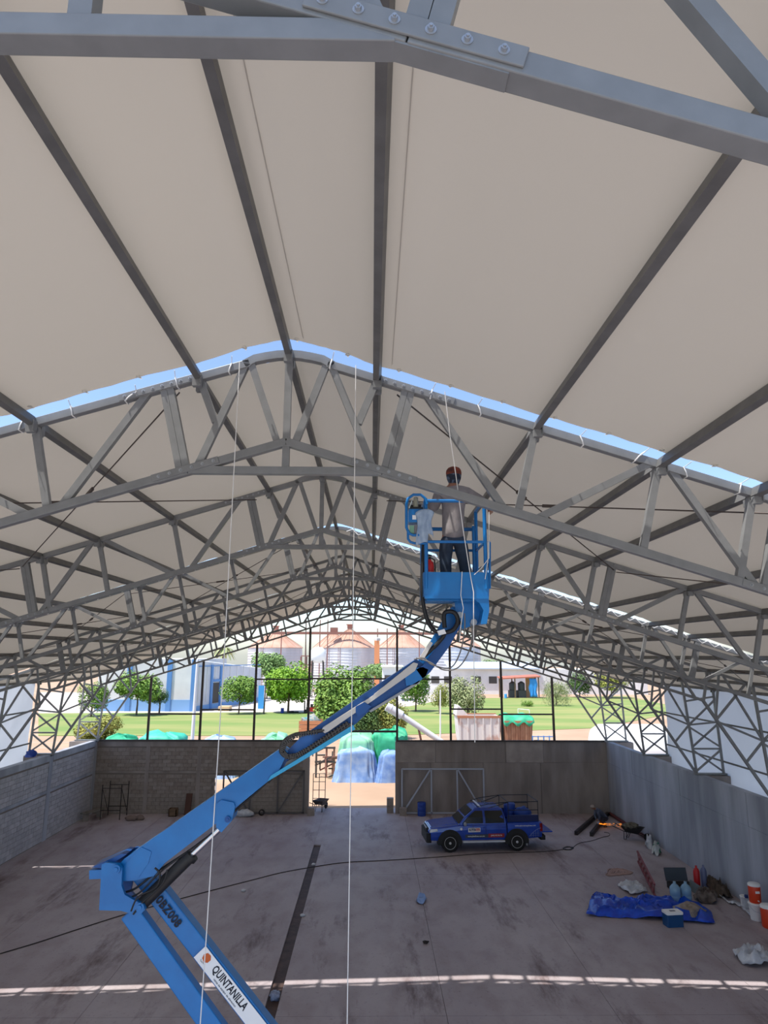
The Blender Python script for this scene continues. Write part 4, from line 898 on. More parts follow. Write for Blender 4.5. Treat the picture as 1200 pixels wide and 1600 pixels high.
q = F(1101, 1386); gascyl((q.x, q.y, 0), 'blue-grey gas cylinder upright next to the red one', mat('cyl_greyblue', (100, 108, 140), .4))
# red lattice joist lying on its side
JR = mat('red_oxide', (128, 62, 66), .6)
a = F(997, 1347); e = F(1024, 1402); d = (e-a).normalized(); jt = thing('lattice_joist', (a+e)/2, 'red oxide lattice joist standing on edge behind the tarp', 'joist')
for z in (.04, .46): MB().beam(a+Vector((0, 0, z)), e+Vector((0, 0, z)), .07, .07).build('chord', JR, jt)
L_ = (e-a).length; n = 14
for i in range(n): MB().beam(a+d*(L_*i/n)+Vector((0, 0, .06 if i % 2 else .44)), a+d*(L_*(i+1)/n)+Vector((0, 0, .44 if i % 2 else .06)), .03, .03).build('web_bar', JR, jt)
# dropped cords
def cord(pts, label, m, r=.012, name='cord', n=5):
    P = [F(*p)+Vector((0, 0, r)) for p in pts]; out = []
    for i in range(len(P)-1):
        a, b_, c, d = P[max(i-1, 0)], P[i], P[i+1], P[min(i+2, len(P)-1)]
        for k in range(5): t = k/5; out.append(.5*((2*b_)+(c-a)*t+(2*a-5*b_+4*c-d)*t*t+(3*b_-a-3*c+d)*t**3))
    out.append(P[-1]); b = MB(); b.tube(out, r, n); return b.build(name, m, None, label, 'cord')
cord([(0, 1491), (60, 1473), (130, 1450), (200, 1428), (300, 1400), (400, 1374), (440, 1364), (490, 1355), (540, 1348), (600, 1345), (680, 1340), (760, 1334), (850, 1331), (884, 1327)], 'long dark power cord snaking across the whole floor', BLACK, .017)
rnd = random.Random(8)
cord([(888+7*math.cos(i*1.3)+rnd.uniform(-2, 2), 1326+2.4*math.sin(i*1.3)) for i in range(24)], 'dark tangle of cord lying between the truck and the crouching worker', BLACK, .02)
cord([(895, 1325), (905, 1318), (925, 1314), (940, 1309), (952, 1306), (951, 1302), (944, 1301)], 'thin cord leading to the grinder of the crouching worker', BLACK, .014)
cord([(965+19*math.cos(i*2.1)*(.4+.6*rnd.random())+8*rnd.uniform(-1, 1), 1364+7*math.sin(i*2.1)*(.4+.6*rnd.random())) for i in range(60)], 'loose pile of pinkish cord on the floor', mat('pink_cord', (168, 140, 134), .8), .02)
# steel tubes being cut, pipe along the wall
TUB = mat('black_tube', (40, 34, 34), .5, .3)
for p0, p1, lab in (((900, 1305), (937, 1273), 'left one of two dark steel tubes under the crouching worker'), ((924, 1307), (950, 1274), 'right one of two dark steel tubes, being cut by the crouching worker')):
    a, e = F(*p0), F(*p1); one('steel_tube', TUB, lab, 'tube', lambda b: b.beam(a+Vector((0, 0, .10)), e+Vector((0, 0, .10)), .16, .20))
one('steel_pipe', mat('rust_pipe', (96, 40, 40), .6), 'rust red pipe lying along the foot of the right wall', 'pipe', lambda b: b.cyl((15.35, 43.9, .09), (15.36, 38.4, .09), .09, n=10))
# wheelbarrows
def barrow(p, rz, label, m):
    t = thing('wheelbarrow', (0, 0, 0), label, 'wheelbarrow')
    b = MB(); b.loft([[(-.35, -.22, .40), (.30, -.16, .34), (.30, .16, .34), (-.35, .22, .40)], [(-.55, -.36, .66), (.55, -.30, .62), (.55, .30, .62), (-.55, .36, .66)], [(-.51, -.33, .655), (.51, -.27, .62), (.51, .27, .62), (-.51, .33, .655)], [(-.33, -.2, .43), (.28, -.14, .37), (.28, .14, .37), (-.33, .2, .43)]]); b.build('tray', m, t)
    b = MB(); b.lathe((.72, -.05, .2), [(.12, 0), (.19, .01), (.2, .05), (.19, .09), (.12, .1)], 16, (0, 1, 0)); b.build('wheel', TYRE, t)
    for s in (-1, 1):
        b = MB(); b.tube([(.75, s*.07, .2), (.3, s*.16, .33), (-.4, s*.24, .40), (-1.0, s*.30, .62)], .022, 6); b.build('handle', m, t)
        b = MB(); b.tube([(-.15, s*.22, .40), (-.32, s*.24, .01), (-.42, s*.24, .01), (-.40, s*.24, .38)], .018, 6); b.build('leg', m, t)
    t.location = p; t.rotation_euler = (0, 0, rz); return t
q = F(990, 1312); barrow((q.x, q.y, 0), -.6, 'black wheelbarrow loaded with scraps by the right wall', PLAST)
b = MB(); b.blob((q.x-.1, q.y, .66), (.38, .26, .16), 4, .3, 3); b.build('scrap', mat('scrap', (130, 124, 108), .9, 0, (70, 64, 56), 6), None, 'pale scraps heaped in the black wheelbarrow', 'scraps')
barrow((-1.95, 45.1, 0), 1.2, 'wheelbarrow parked in the left side of the doorway', mat('barrow_grey', (70, 62, 60), .7))
# small things along the rear wall
WOOD = mat('weathered_wood', (128, 104, 80), .85, 0, (96, 76, 58), 3, stretch=(1, 1, 6), bump=.2)
q = F(140, 1281); t = thing('plank_bench', (q.x, q.y, 0), 'grey plank bench in the left rear corner', 'bench')
b = MB(); b.beam((-15.2, 42.2, .42), (-14.6, 43.6, .46), .42, .06); b.build('plank', mat('grey_wood', (140, 134, 124), .85, 0, (110, 104, 96), 4), t)
for x, y in ((-15.1, 42.4), (-14.7, 43.4)): MB().box((x-.15, y-.08, 0), (x+.15, y+.08, .40)).build('block_foot', BLOCKM[0], t)
t = thing('scaffold_frame', (-13.9, 43.3, 0), 'thin dark scaffold frame standing in the left rear corner', 'scaffold')
for x, y in ((-14.4, 43.9), (-13.3, 43.9), (-14.4, 42.7), (-13.3, 42.7)): MB().cyl((x, y, 0), (x, y, 1.9), .024, n=6).build('post', TUB, t)
for z in (.5, 1.7):
    for y in (43.9, 42.7): MB().cyl((-14.4, y, z), (-13.3, y, z), .02, n=6).build('rail', TUB, t)
for x in (-14.4, -13.3): MB().cyl((x, 43.9, .2), (x, 42.7, 1.7), .018, n=6).build('brace', TUB, t)
for px, py, s, lab in ((208, 1280, .22, 'left grey rubble lump at the foot of the block wall'), (219, 1279, .2, 'right grey rubble lump at the foot of the block wall')):
    q = F(px, py); b = MB(); b.blob((q.x, q.y-.3, s*.5), (s*1.6, s, s*.7), px, .25, 2, flat=-s*.48); b.build('rubble', mat('rubble', (120, 104, 96), .95), None, lab, 'rubble')
one('board', mat('brown_board', (82, 54, 44), .85), 'dark brown board leaning on the block wall', 'board', lambda b: b.beam((-9.75, 43.85, .0), (-9.75, 44.2, 1.15), .35, .05, up=(0, 1, 0)))
one('crate', WOOD, 'small wooden crate at the foot of the block wall', 'crate', lambda b: (b.box((-10.75, 43.5, 0), (-10.3, 43.54, .42)), b.box((-10.75, 43.9, 0), (-10.3, 43.94, .42)), b.box((-10.75, 43.5, 0), (-10.71, 43.94, .42)), b.box((-10.34, 43.5, 0), (-10.3, 43.94, .42)), b.box((-10.75, 43.5, 0), (-10.3, 43.94, .04))))
b = MB(); b.blob((-6.3, 43.55, .16), (.55, .28, .22), 3, .22, 2.4, flat=-.15); b.build('cement_sack', WPL, None, 'white sack lying in front of the dark gate frame', 'sack')
b = MB(); c = Vector((-5.35, 43.75, .18)); b.lathe(c, [(.10, -.03), (.18, -.03), (.18, .03), (.10, .03), (.10, -.03)], 18, (0, 1, 0), caps=False); b.build('hose_reel', TUB, None, 'small dark ring leaning at the gate frame foot', 'ring')
for i, (x, y, z, lab) in enumerate(((-2.45, 43.9, 0, 'concrete block at the left side of the doorway'), (2.25, 44.6, 0, 'lower concrete block stacked at the right door jamb'), (2.25, 44.62, .42, 'upper concrete block stacked at the right door jamb'), (3.0, 43.9, 0, 'brown block at the foot of the right wall end'))):
    one('loose_block', BLOCKM[i % 3], lab, 'block', lambda b: b.rbox((x-.2, y-.2, z), (x+.2, y+.2, z+.41), .015))
one('plastic_bag', mat('bag_greyblue', (150, 160, 186), .4, 0, (116, 126, 150), 9, bump=.4), 'small crumpled grey plastic bag dropped in the drain channel', 'bag', lambda b: b.blob((-1.55, 21.6, .02), (.15, .17, .12), 5, .22, 3, flat=-.085))
for px, py, lab in ((490, 1352, 'small white scrap beside the drain channel, far part'), (473, 1432, 'small pale scrap at the middle of the drain channel'), (380, 1393, 'small white scrap left of the drain channel'), (665, 1474, 'tiny dark scrap near the floor joint')):
    q = F(px, py); b = MB(); b.blob((q.x, q.y, .04), (.1, .08, .05), px, .3, 2, flat=-.035, n=6, m=8); b.build('scrap', WPL if 'dark' not in lab else TUB, None, lab, 'scrap')
# crouching worker with a grinder
g = F(940, 1293); zz = 0
W2 = thing('person', (g.x, g.y, 0), 'crouching worker in dark clothes and pale cap cutting steel tube', 'person')
o = Vector((g.x, g.y, 0)); v = lambda x, y, z: o+Vector((x, y, z))
J = dict(pelvis=v(.35, .35, .42), chest=v(.0, .30, .78), neck=v(-.24, .25, .92), head=v(-.36, .20, 1.0), shL=v(-.12, .08, .86), shR=v(-.12, .46, .86), elL=v(-.12, -.08, .55), elR=v(-.22, .38, .55), wrL=v(-.10, -.02, .34), wrR=v(-.2, .15, .36), haL=v(-.08, .0, .28), haR=v(-.16, .08, .30),
         hipL=v(.34, .22, .40), hipR=v(.34, .48, .40), knL=v(-.02, .05, .50), knR=v(-.02, .62, .50), anL=v(.28, .05, .09), anR=v(.28, .60, .09), toe=V3((-1, -.1, 0)))
person(W2, J, V3((-.75, -.1, -.5)).normalized(), mat('dark_shirt', (92, 100, 118), .9, 0, (60, 66, 82), 5), mat('dark_trousers', (40, 44, 58), .9), SHOE, 1.0)
h = J['head']; b = MB(); b.blob(h+Vector((-.02, 0, .05)), (.12, .11, .09), 2, .04); b.build('cap', mat('pale_cap', (168, 152, 140), .9), W2)
gr = thing('angle_grinder', v(-.08, .02, .27), 'angle grinder held by the crouching worker', 'grinder')
b = MB(); b.cyl(v(.02, .05, .30), v(-.16, -.02, .26), .035, n=10); b.build('grinder_body', PLAST, gr)
b = MB(); b.cyl(v(-.17, -.03, .25), v(-.17, -.045, .25), .075, n=16); b.build('disc', GATE, gr)
SPK = mat('spark', (255, 150, 40), .5, emit=4)
b = MB(); rnd = random.Random(4)
for i in range(70):
    a = v(-.15, -.05, .22); t = rnd.random()**1.3*1.25; dz = rnd.uniform(-.14, .03); ln = rnd.uniform(.04, .14)
    p0 = a + Vector((t, rnd.uniform(-.12, .02)*(.3+t), dz*(.2+t) )); p1 = p0 + Vector((ln, rnd.uniform(-.02, .01), dz*ln)); b.beam(p0, p1, .005, .005)
tag(b.build('sparks', SPK, None, 'orange sparks flying off the steel tube being cut', 'sparks'), kind='stuff')
# ================================================================ outside, beyond the rear wall
GZ = -.12
def G(px, py): return at(px, py, Z=GZ)
SAND = mat('sand', (180, 152, 126), .95, 0, (164, 134, 108), .12, 8, bump=.25, bscale=3)
GRASS = mat('grass', (112, 134, 66), .95, 0, (142, 144, 84), .10, 8, lo=.42, hi=.60, stretch=(.4, 1.6, 1), bump=.4, bscale=6)
BOUNCE_GROUND = mat('bounce_ground', (206, 203, 198), .95, 0, (190, 187, 182), .4)  # out-of-view ground, made pale to bounce daylight onto the near trusses
PAVE = mat('pale_paving', (206, 194, 184), .9, 0, (190, 178, 168), .2)
b = MB(); b.grid(30, 30, lambda u, v: (-400+800*u, 45.9+560*v, GZ - .0)); o = b.build('floor_ground', SAND, None, 'sandy ground outside the hall', None, kind='structure'); o.name = 'ground'
b = MB(); b.box((-40, Y0-30, GZ-.3), (40, Y0, GZ)); b.build('ground', BOUNCE_GROUND, None, 'unseen ground in front of the hall, made pale to bounce light in', None, kind='structure')
for s in (-1, 1):
    b = MB(); b.box((17.2 if s > 0 else -60, Y0-30, GZ-.3), (60 if s > 0 else -17.2, 46, GZ)); b.build('ground', BOUNCE_GROUND, None, 'ground beside the hall, made pale to bounce light in', None, kind='structure')
lawn = [G(60, 1150), G(600, 1150), G(930, 1138), G(1080, 1110), G(980, 1088), G(700, 1092), G(640, 1104), G(500, 1113), G(60, 1115)]
def flat(name, P, z, m, label, kind='structure', h=.04):
    b = MB(); b.loft([[(p.x, p.y, GZ) for p in P], [(p.x, p.y, GZ+z) for p in P]]); return b.build(name, m, None, label, None, kind=kind)
flat('lawn', lawn, .05, GRASS, 'sunlit green lawn beyond the rear wall')
flat('paving', [G(60, 1114.6), G(500, 1112.6), G(640, 1103.5), G(700, 1091.6), G(700, 1082), G(60, 1082)], .02, PAVE, 'pale paved road behind the lawn')

# ---- trees
LEAF = {}
def leafmat(nm, a, c): LEAF[nm] = mat('leaf_'+nm, a, .7, 0, c, 1.2, 3, lo=.4, hi=.62)
leafmat('bright', (104, 148, 30), (140, 178, 44)); leafmat('mid', (96, 132, 48), (130, 160, 64)); leafmat('dark', (62, 92, 40), (92, 120, 54)); leafmat('olive', (128, 138, 62), (156, 152, 70)); leafmat('grey', (134, 146, 96), (160, 164, 118)); leafmat('pale', (110, 144, 78), (138, 166, 98))
BARK = mat('bark', (112, 92, 76), .9, 0, (84, 68, 56), 6, bump=.5)
def tree(base, Hh, cz, rx, rz, kind, label, n=2600, leaf=None, seed=0, trunk=.16, droop=0, stems=1, lobes=16):
    rnd = random.Random(seed+17); base = Vector(base); t = thing('tree' if Hh > 3 else 'bush', base, label, 'tree' if Hh > 3 else 'bush', 'trees and bushes outside')
    b = MB(); c0 = base + Vector((0, 0, cz)); lob = []
    for i in range(lobes):
        a = rnd.uniform(0, 6.28); q = rnd.uniform(-.8, .85); rr = math.sqrt(max(0, 1-q*q))
        lob.append((c0 + Vector((math.cos(a)*rr*rx*.62, math.sin(a)*rr*rx*.62, q*rz*.62)), rnd.uniform(.36, .52)))
    lob.append((c0, .6))
    for s in range(stems):
        off = Vector((rnd.uniform(-.5, .5), rnd.uniform(-.3, .3), 0)) if stems > 1 else Vector()
        b.tube([base+off*.4, base+off*.7+Vector((.06, 0, cz*.4)), c0+off-Vector((0, 0, rz*.3)), c0+off+Vector((0, 0, rz*.4))], [trunk, trunk*.8, trunk*.55, trunk*.2], 7)
    for p, k in lob[:8]: b.tube([c0-Vector((0, 0, rz*.55)), c0.lerp(p, .5)-Vector((0, 0, rz*.12)), p], [trunk*.45, trunk*.3, trunk*.1], 5)
    b.build('trunk', BARK, t)
    L = MB(); ls = leaf or max(.09, rx*.062)
    for i in range(int(n*1.9)):
        p, k = lob[rnd.randrange(len(lob))]
        d = Vector((rnd.gauss(0, 1), rnd.gauss(0, 1), rnd.gauss(0, 1))).normalized(); q = (.55+.5*rnd.random()**.6)
        P = p + Vector((d.x*rx*k*q, d.y*rx*k*q, d.z*rz*k*q*1.1)); 
        if droop: P.z -= droop*rnd.random()*((P-c0).length/rx)**2
        u = Vector((rnd.gauss(0, 1), rnd.gauss(0, 1), rnd.gauss(0, .6))).normalized(); nn = (d + Vector((0, 0, .6)) + Vector((rnd.gauss(0, .5), rnd.gauss(0, .5), rnd.gauss(0, .3)))).normalized(); w_ = nn.cross(u).normalized(); u = w_.cross(nn)
        s_ = ls*rnd.uniform(.6, 1.3); 
        if droop: u = (u*.4+Vector((0, 0, -1))).normalized(); w_ = w_*.45
        L.add([P-u*s_, P+w_*s_*.55, P+u*s_, P-w_*s_*.55], [(0, 1, 2, 3)])
    f = L.build('foliage', LEAF[kind], t, fix=False); f['kind'] = 'stuff'; return t
def treepx(bx, by, x0, x1, y0, y1, kind, label, **k):
    g = G(bx, by); pm = FPX/g.y; c = at((x0+x1)/2, (y0+y1)/2, g.y)
    base = Vector((g.x, g.y, GZ)); rx = (x1-x0)/2/pm; rz = (y1-y0)/2/pm
    return tree((c.x*.6+g.x*.4, g.y, GZ), at(0, y0, g.y).z-GZ, c.z-GZ, rx, rz, kind, label, **k)
treepx(228, 1118, 172, 240, 1046, 1102, 'mid', 'broad green tree by the left end of the white building', seed=1, n=3200)
treepx(248, 1116, 237, 264, 1075, 1102, 'dark', 'small round tree right of the broad tree at the white building', seed=2, n=1500)
treepx(140, 1120, 122, 170, 1062, 1112, 'mid', 'green tree behind the left gable leg', seed=3, n=2200)
treepx(150, 1156, 122, 190, 1116, 1156, 'olive', 'olive bush behind the left end of the rear wall', seed=4, n=2200, trunk=.08)
treepx(375, 1116, 345, 401, 1056, 1102, 'mid', 'young green tree left of the bright round tree', seed=5, n=3000, trunk=.13)
treepx(452, 1114, 413, 487, 1035, 1098, 'bright', 'bright yellow-green round tree on the lawn edge', seed=6, n=4200, trunk=.2)
treepx(420, 1092, 387, 446, 1018, 1064, 'pale', 'tall pale green tree in front of the left silo', seed=7, n=3000)
treepx(540, 1150, 492, 588, 1038, 1150, 'mid', 'large loose green tree behind the raised boom', seed=8, n=6000, trunk=.16, stems=3, lobes=26)
treepx(570, 1156, 545, 600, 1088, 1156, 'dark', 'dark green bush under the raised boom', seed=20, n=2600, stems=3, trunk=.1)
treepx(608, 1154, 582, 636, 1080, 1150, 'olive', 'yellowish bush beside the grey auger pipe', seed=9, n=3000, stems=3, trunk=.1)
treepx(650, 1112, 624, 674, 1046, 1099, 'mid', 'dense green tree right of the raised boom', seed=10, n=3600, trunk=.15)
treepx(690, 1116, 670, 704, 1063, 1108, 'olive', 'thin olive tree behind the white pole', seed=11, n=1800, stems=2)
treepx(727, 1136, 700, 758, 1056, 1120, 'grey', 'airy grey-green tree above the white dump body', seed=12, n=2600, stems=4, trunk=.07, lobes=22)
treepx(868, 1103, 846, 892, 1056, 1100, 'grey', 'weeping grey-green tree beside the water tank shed', seed=13, n=2600, droop=3.0, lobes=20)
treepx(905, 1090, 885, 925, 1042, 1086, 'dark', 'dark tree behind the weeping tree', seed=14, n=2000)
treepx(822, 1104, 812, 834, 1093, 1104, 'mid', 'small bush on the lawn before the shed', seed=15, n=700, trunk=.04)
treepx(770, 1073, 754, 790, 1026, 1050, 'pale', 'distant tree right of the silos', seed=16, n=1500)
treepx(950, 1091, 930, 985, 1040, 1085, 'olive', 'olive tree beyond the right gable leg', seed=17, n=1800)
treepx(600, 1087, 575, 640, 1036, 1062, 'pale', 'distant trees at the foot of the silos', seed=18, n=1600)
# palm
g = G(352, 1085); t = thing('palm_tree', (g.x, g.y, GZ), 'distant palm tree above the white building roof', 'tree')
top = at(350, 1012, g.y); b = MB(); b.tube([(g.x, g.y, GZ), (top.x-.2, g.y, top.z*.5), top], [.35, .28, .22], 8); b.build('trunk', BARK, t)
for i in range(16):
    a = 2*math.pi*i/16; e_ = .5 if i % 2 else -.1; pts = [top + Vector((math.cos(a)*q*3.2, math.sin(a)*q*3.2, (e_*q - 1.3*q*q)*2.2)) for q in (0, .33, .66, 1)]
    b = MB(); 
    for p0, p1, w0, w1 in zip(pts, pts[1:], (.2, .45, .4), (.45, .4, .08)):
        sd = Vector((-math.sin(a), math.cos(a), 0)); b.add([p0-sd*w0, p0+sd*w0, p1+sd*w1, p1-sd*w1], [(0, 1, 2, 3)])
    b.build('frond', LEAF['grey'], t)

# ---- grain silos
GALV = mat('galvanised', (216, 216, 220), .6, 0, (196, 197, 203), .35, 6, stretch=(1, 1, .3))
CONE = mat('silo_roof', (192, 156, 136), .8, 0, (180, 138, 116), .4, 6)
def silo(px, wpx, ye, ya, D, label):
    pm = FPX/D; c = at(px, 1024, D); r = wpx/2/pm; ze = at(px, ye, D).z; za = at(px, ya, D).z
    t = thing('grain_silo', (c.x, D, GZ), label, 'silo', 'grain silos'); o = Vector((c.x, D, 0)); prof = []; z = GZ
    nrm = 15; h = (ze-GZ)/nrm
    for i in range(nrm): prof += [(r, z+.0), (r, z+h*.86), (r*1.012, z+h*.9), (r*1.012, z+h*.98), (r, z+h)]; z += h
    b = MB(); b.lathe(o, prof, 40, smooth=False); b.build('shell', GALV, t)
    b = MB(); b.lathe(o, [(r*1.03, ze-.1), (r*1.03, ze), (r*.09, za), (r*.09, za+.5), (.01, za+.6)], 40, smooth=False); b.build('cone_roof', CONE, t)
    b = MB()
    for k in range(20):
        a = 2*math.pi*k/20; d = Vector((math.cos(a), math.sin(a), 0)); b.beam(o+d*r*1.02+Vector((0, 0, ze+.08)), o+d*r*.1+Vector((0, 0, za+.08)), .10, .10)
    b.build('roof_ribs', CONE, t)
    b = MB(); b.box((o.x-.7, D-.7, za+.4), (o.x+.7, D+.7, za+1.3)); b.box((o.x-.95, D-.95, za+1.3), (o.x+.95, D+.95, za+1.5)); b.build('vent_cap', mat('vent_cap', (176, 120, 104), .7), t)
    b = MB(); a = R(-110); d = Vector((math.cos(a), math.sin(a), 0)); 
    for s in (-.25, .25): b.tube([o+d*(r+.2)+Vector((s, 0, 0)), o+d*(r+.2)+Vector((s, 0, ze))], .05, 4)
    b.build('ladder', mat('rust_steel', (140, 96, 84), .7), t)
silo(430, 82, 1012, 986, 205, 'leftmost grain silo, behind the pale tree')
silo(546, 79, 1012, 984, 195, 'middle grain silo, straight behind the doorway')
silo(627, 72, 1012, 985, 198, 'grain silo just left of the raised boom top')
silo(712, 76, 1011, 984, 200, 'rightmost grain silo, half hidden by the boom')
silo(520, 60, 1012, 988, 235, 'far grain silo peeping out behind the middle one')
RUST = mat('rust_steel', (140, 96, 84), .7); DARKST = mat('dark_steel', (70, 66, 64), .6)
t = thing('conveyor_bridge', (at(565, 988, 192).x, 192, 14), 'thin overhead conveyor bridge running across the silo roofs', 'conveyor')
a = at(425, 989, 190); e = at(700, 990, 190); b = MB(); b.beam(a, e, .6, .7); b.build('gallery', RUST, t)
for px in (440, 478, 500, 512, 590, 605, 655): p = at(px, 989, 190); MB().beam((p.x, p.y, p.z+(3.5 if px in (478, 500, 512) else 1.2)), (p.x, p.y, GZ), .25, .25).build('support', RUST, t)
b = MB(); p = at(522, 987, 191); b.box((p.x-1.0, p.y-.8, p.z-.3), (p.x+1.0, p.y+.8, p.z+1.1)); b.build('drive_housing', RUST, t)
ES = thing('elevator_tower', (at(589, 1000, 186).x, 186, GZ), 'orange elevator shaft between two silos', 'elevator'); MB().box((at(585, 1000, 186).x, 186, GZ), (at(593, 1000, 186).x, 187.4, at(588, 1001, 186).z)).build('shaft', mat('orange_shaft', (212, 140, 96), .8), ES)
MB().lathe((at(589, 1000, 186).x, 186.7, at(588, 1001, 186).z), [(.9, 0), (.9, .6), (.5, .9)], 4, smooth=False).build('elevator_head', GREYT, ES)
t = thing('water_tower', (at(497, 1024, 165).x, 165, GZ), 'white water tank tower left of the middle silo', 'tower'); c = at(497, 1032, 165)
b = MB(); b.lathe((c.x, 165, c.z), [(.8, -.6), (1.75, 0), (1.75, 2.3), (.9, 3.0), (.01, 3.1)], 20); b.build('tank', WHITE, t)
for sx in (-1.2, 1.2):
    for sy in (-1.2, 1.2): MB().beam((c.x+sx*1.2, 165+sy*1.2, GZ), (c.x+sx, 165+sy, c.z), .2, .2).build('leg', DARKST, t)
for z in (2.5, 4.5): MB().box((c.x-1.5, 163.6, z), (c.x+1.5, 163.8, z+.2)).build('cross_bar', DARKST, t)
for i, (x0, x1, y0, D, m, lab) in enumerate(((470, 487, 1026, 185, RUST, 'rusty pipe frame at the foot of the water tower'), (487, 508, 1062, 160, GREYT, 'small grey pump house under the water tower'))):
    a = at(x0, y0, D); e = at(x1, y0, D); t = thing('plant_frame', ((a.x+e.x)/2, D, GZ), lab, 'frame')
    for z in [GZ+.2+(a.z-GZ)*k/4 for k in range(5)]: MB().box((a.x, D, z-.15), (e.x, D+2, z+.1)).build('deck', m, t)
    for x in (a.x, (a.x+e.x)/2, e.x): MB().box((x-.12, D, GZ), (x+.12, D+2, a.z)).build('post', m, t)

# ---- buildings
WALLW = mat('white_render', (224, 222, 220), .9, 0, (208, 206, 206), .3, 6, bump=.1); WALLG = mat('panel_grey', (206, 208, 216), .8, 0, (192, 194, 204), .5); BLU = mat('paint_blue', (92, 140, 198), .7); BLUL = mat('plinth_blue', (128, 168, 214), .8)
D = 122.0; A0 = at(150, 1100, D).x; A1 = at(302, 1100, D).x; zt = at(302, 1030, D).z
t = thing('warehouse', ((A0+A1)/2, D, GZ), 'white warehouse with blue pilasters at the left behind the lawn', 'building')
MB().box((A0, D, GZ), (A1, D+26, zt)).build('end_wall', WALLW, t)
MB().box((A0-.1, D-.1, GZ), (A1+.1, D+.0, GZ+1.9)).build('plinth', BLUL, t)
for px in (200, 263, 301): x = at(px, 1100, D).x; MB().box((x-.45, D-.25, GZ), (x+.35, D, zt)).build('pilaster', BLU, t)
B1 = at(404, 1100, 150); zb = at(380, 1044, 150).z
b = MB(); b.loft([[(A1, D+.4, GZ), (B1.x, 150, GZ), (B1.x, 152, GZ), (A1, D+3, GZ)], [(A1, D+.4, zt-.2), (B1.x, 150, zb), (B1.x, 152, zb), (A1, D+3, zt-.2)]]); b.build('side_wall', WALLG, t)
sd = Vector((B1.x-A1, 150-D-.4, 0)).normalized(); so_ = Vector((A1, D+.4, 0)); nn = Vector((sd.y, -sd.x, 0))
Ls = (B1.x-A1)/sd.x
def sw(f0, f1, z0, z1, m, nm, k=.12):
    b = MB(); P = [so_+sd*(Ls*f)+nn*q for f, q in ((f0, -.05), (f1, -.05), (f1, k), (f0, k))]; b.loft([[(p.x, p.y, z0) for p in P], [(p.x, p.y, z1) for p in P]]); b.build(nm, m, t)
sw(.20, .225, GZ, zt-1.0, BLU, 'pilaster', .25); sw(.33, .36, GZ, zt-1.2, BLU, 'pilaster', .25); sw(.225, .33, 4.5, 4.9, BLU, 'door_lintel', .2); sw(.235, .32, GZ+.9, 4.3, BLACK, 'doorway'); sw(0, 1, GZ, GZ+.8, BLUL, 'plinth', .10); sw(0, 1, zt-1.3, zt-1.15, BLU, 'eave_band', .15)  # doorway is a black panel on the wall, painting the shade inside the opening
for k in range(9): sw(.04+.11*k, .045+.11*k, GZ+1.3, zt-1.4, WALLW, 'panel_rib', .10)
one('loading_ramp', mat('ramp_ochre', (206, 178, 140), .9), 'ochre loading ramp at the warehouse door', 'ramp', lambda b: b.box((at(344, 1100, 124).x, 122.5, GZ), (at(361, 1100, 124).x, 125, GZ+.8)))
D = 178.0
t = thing('long_building', (at(770, 1060, D).x, D, GZ), 'long white low building with a pale roof on the right', 'building')
a = at(655, 1045, D); e = at(1010, 1045, D); MB().box((a.x, D, GZ), (e.x, D+12, a.z)).build('wall', WALLW, t)
b = MB(); b.loft([[(at(702, 1045, D).x, D-1, a.z), (at(842, 1045, D).x, D-1, a.z), (at(842, 1045, D).x, D+12.2, a.z+1.4), (at(702, 1045, D).x, D+12.2, a.z+1.4)], [(at(702, 1045, D).x, D-1, a.z+.3), (at(842, 1045, D).x, D-1, a.z+.3), (at(842, 1045, D).x, D+12.2, a.z+1.7), (at(702, 1045, D).x, D+12.2, a.z+1.7)]]); b.build('roof', mat('roof_paleblue', (196, 210, 226), .6), t)
for px in (680, 700, 745, 770): x = at(px, 1060, D).x; MB().box((x-1, D-.08, 2.5), (x+1, D+.02, 4.2)).build('window', DARKST, t)
t = thing('small_building', (at(608, 1050, 150).x, 150, GZ), 'small white building with dark window strip behind the boom', 'building'); a = at(598, 1042, 150); e = at(628, 1042, 150)
MB().box((a.x, 150, GZ), (e.x, 158, a.z)).build('wall', WALLW, t); MB().box((a.x+.4, 149.9, 3.2), (e.x-.4, 150.05, 5.2)).build('window', DARKST, t); MB().box((a.x-.3, 149.6, a.z), (e.x+.3, 158.3, a.z+.3)).build('roof_slab', WHITE, t)
one('blue_gate_sign', mat('sign_cyan', (60, 150, 214), .6), 'blue sheet panel right of the warehouse', 'panel', lambda b: b.box((at(404, 1075, 128).x, 128, GZ), (at(413, 1075, 128).x, 128.1, at(404, 1071, 128).z)))
# shed with water tanks
g = G(815, 1091); D = g.y; pm = FPX/D; t = thing('shed', (g.x, D, GZ), 'open shed with red-brown roof sheltering black water tanks', 'shed')
zr = at(800, 1058, D).z; xa, xb = at(785, 1080, D).x, at(842, 1080, D).x
b = MB(); b.loft([[(xa-.4, D-.5, zr-.5), (xb+.4, D-.5, zr), (xb+.4, D+4, zr+.3), (xa-.4, D+4, zr-.2)], [(xa-.4, D-.5, zr-.25), (xb+.4, D-.5, zr+.25), (xb+.4, D+4, zr+.55), (xa-.4, D+4, zr+.05)]]); b.build('roof', mat('roof_redbrown', (176, 104, 84), .8), t)
for x in (xa, xa+(xb-xa)*.35, xb): 
    for y in (D, D+3.5): MB().box((x-.12, y-.12, GZ), (x+.12, y+.12, zr)).build('post', WOOD, t)
MB().box((xb-2.2, D+3.4, GZ), (xb+.3, D+3.6, zr)).build('back_panel', mat('panel_tan', (206, 160, 120), .8), t)
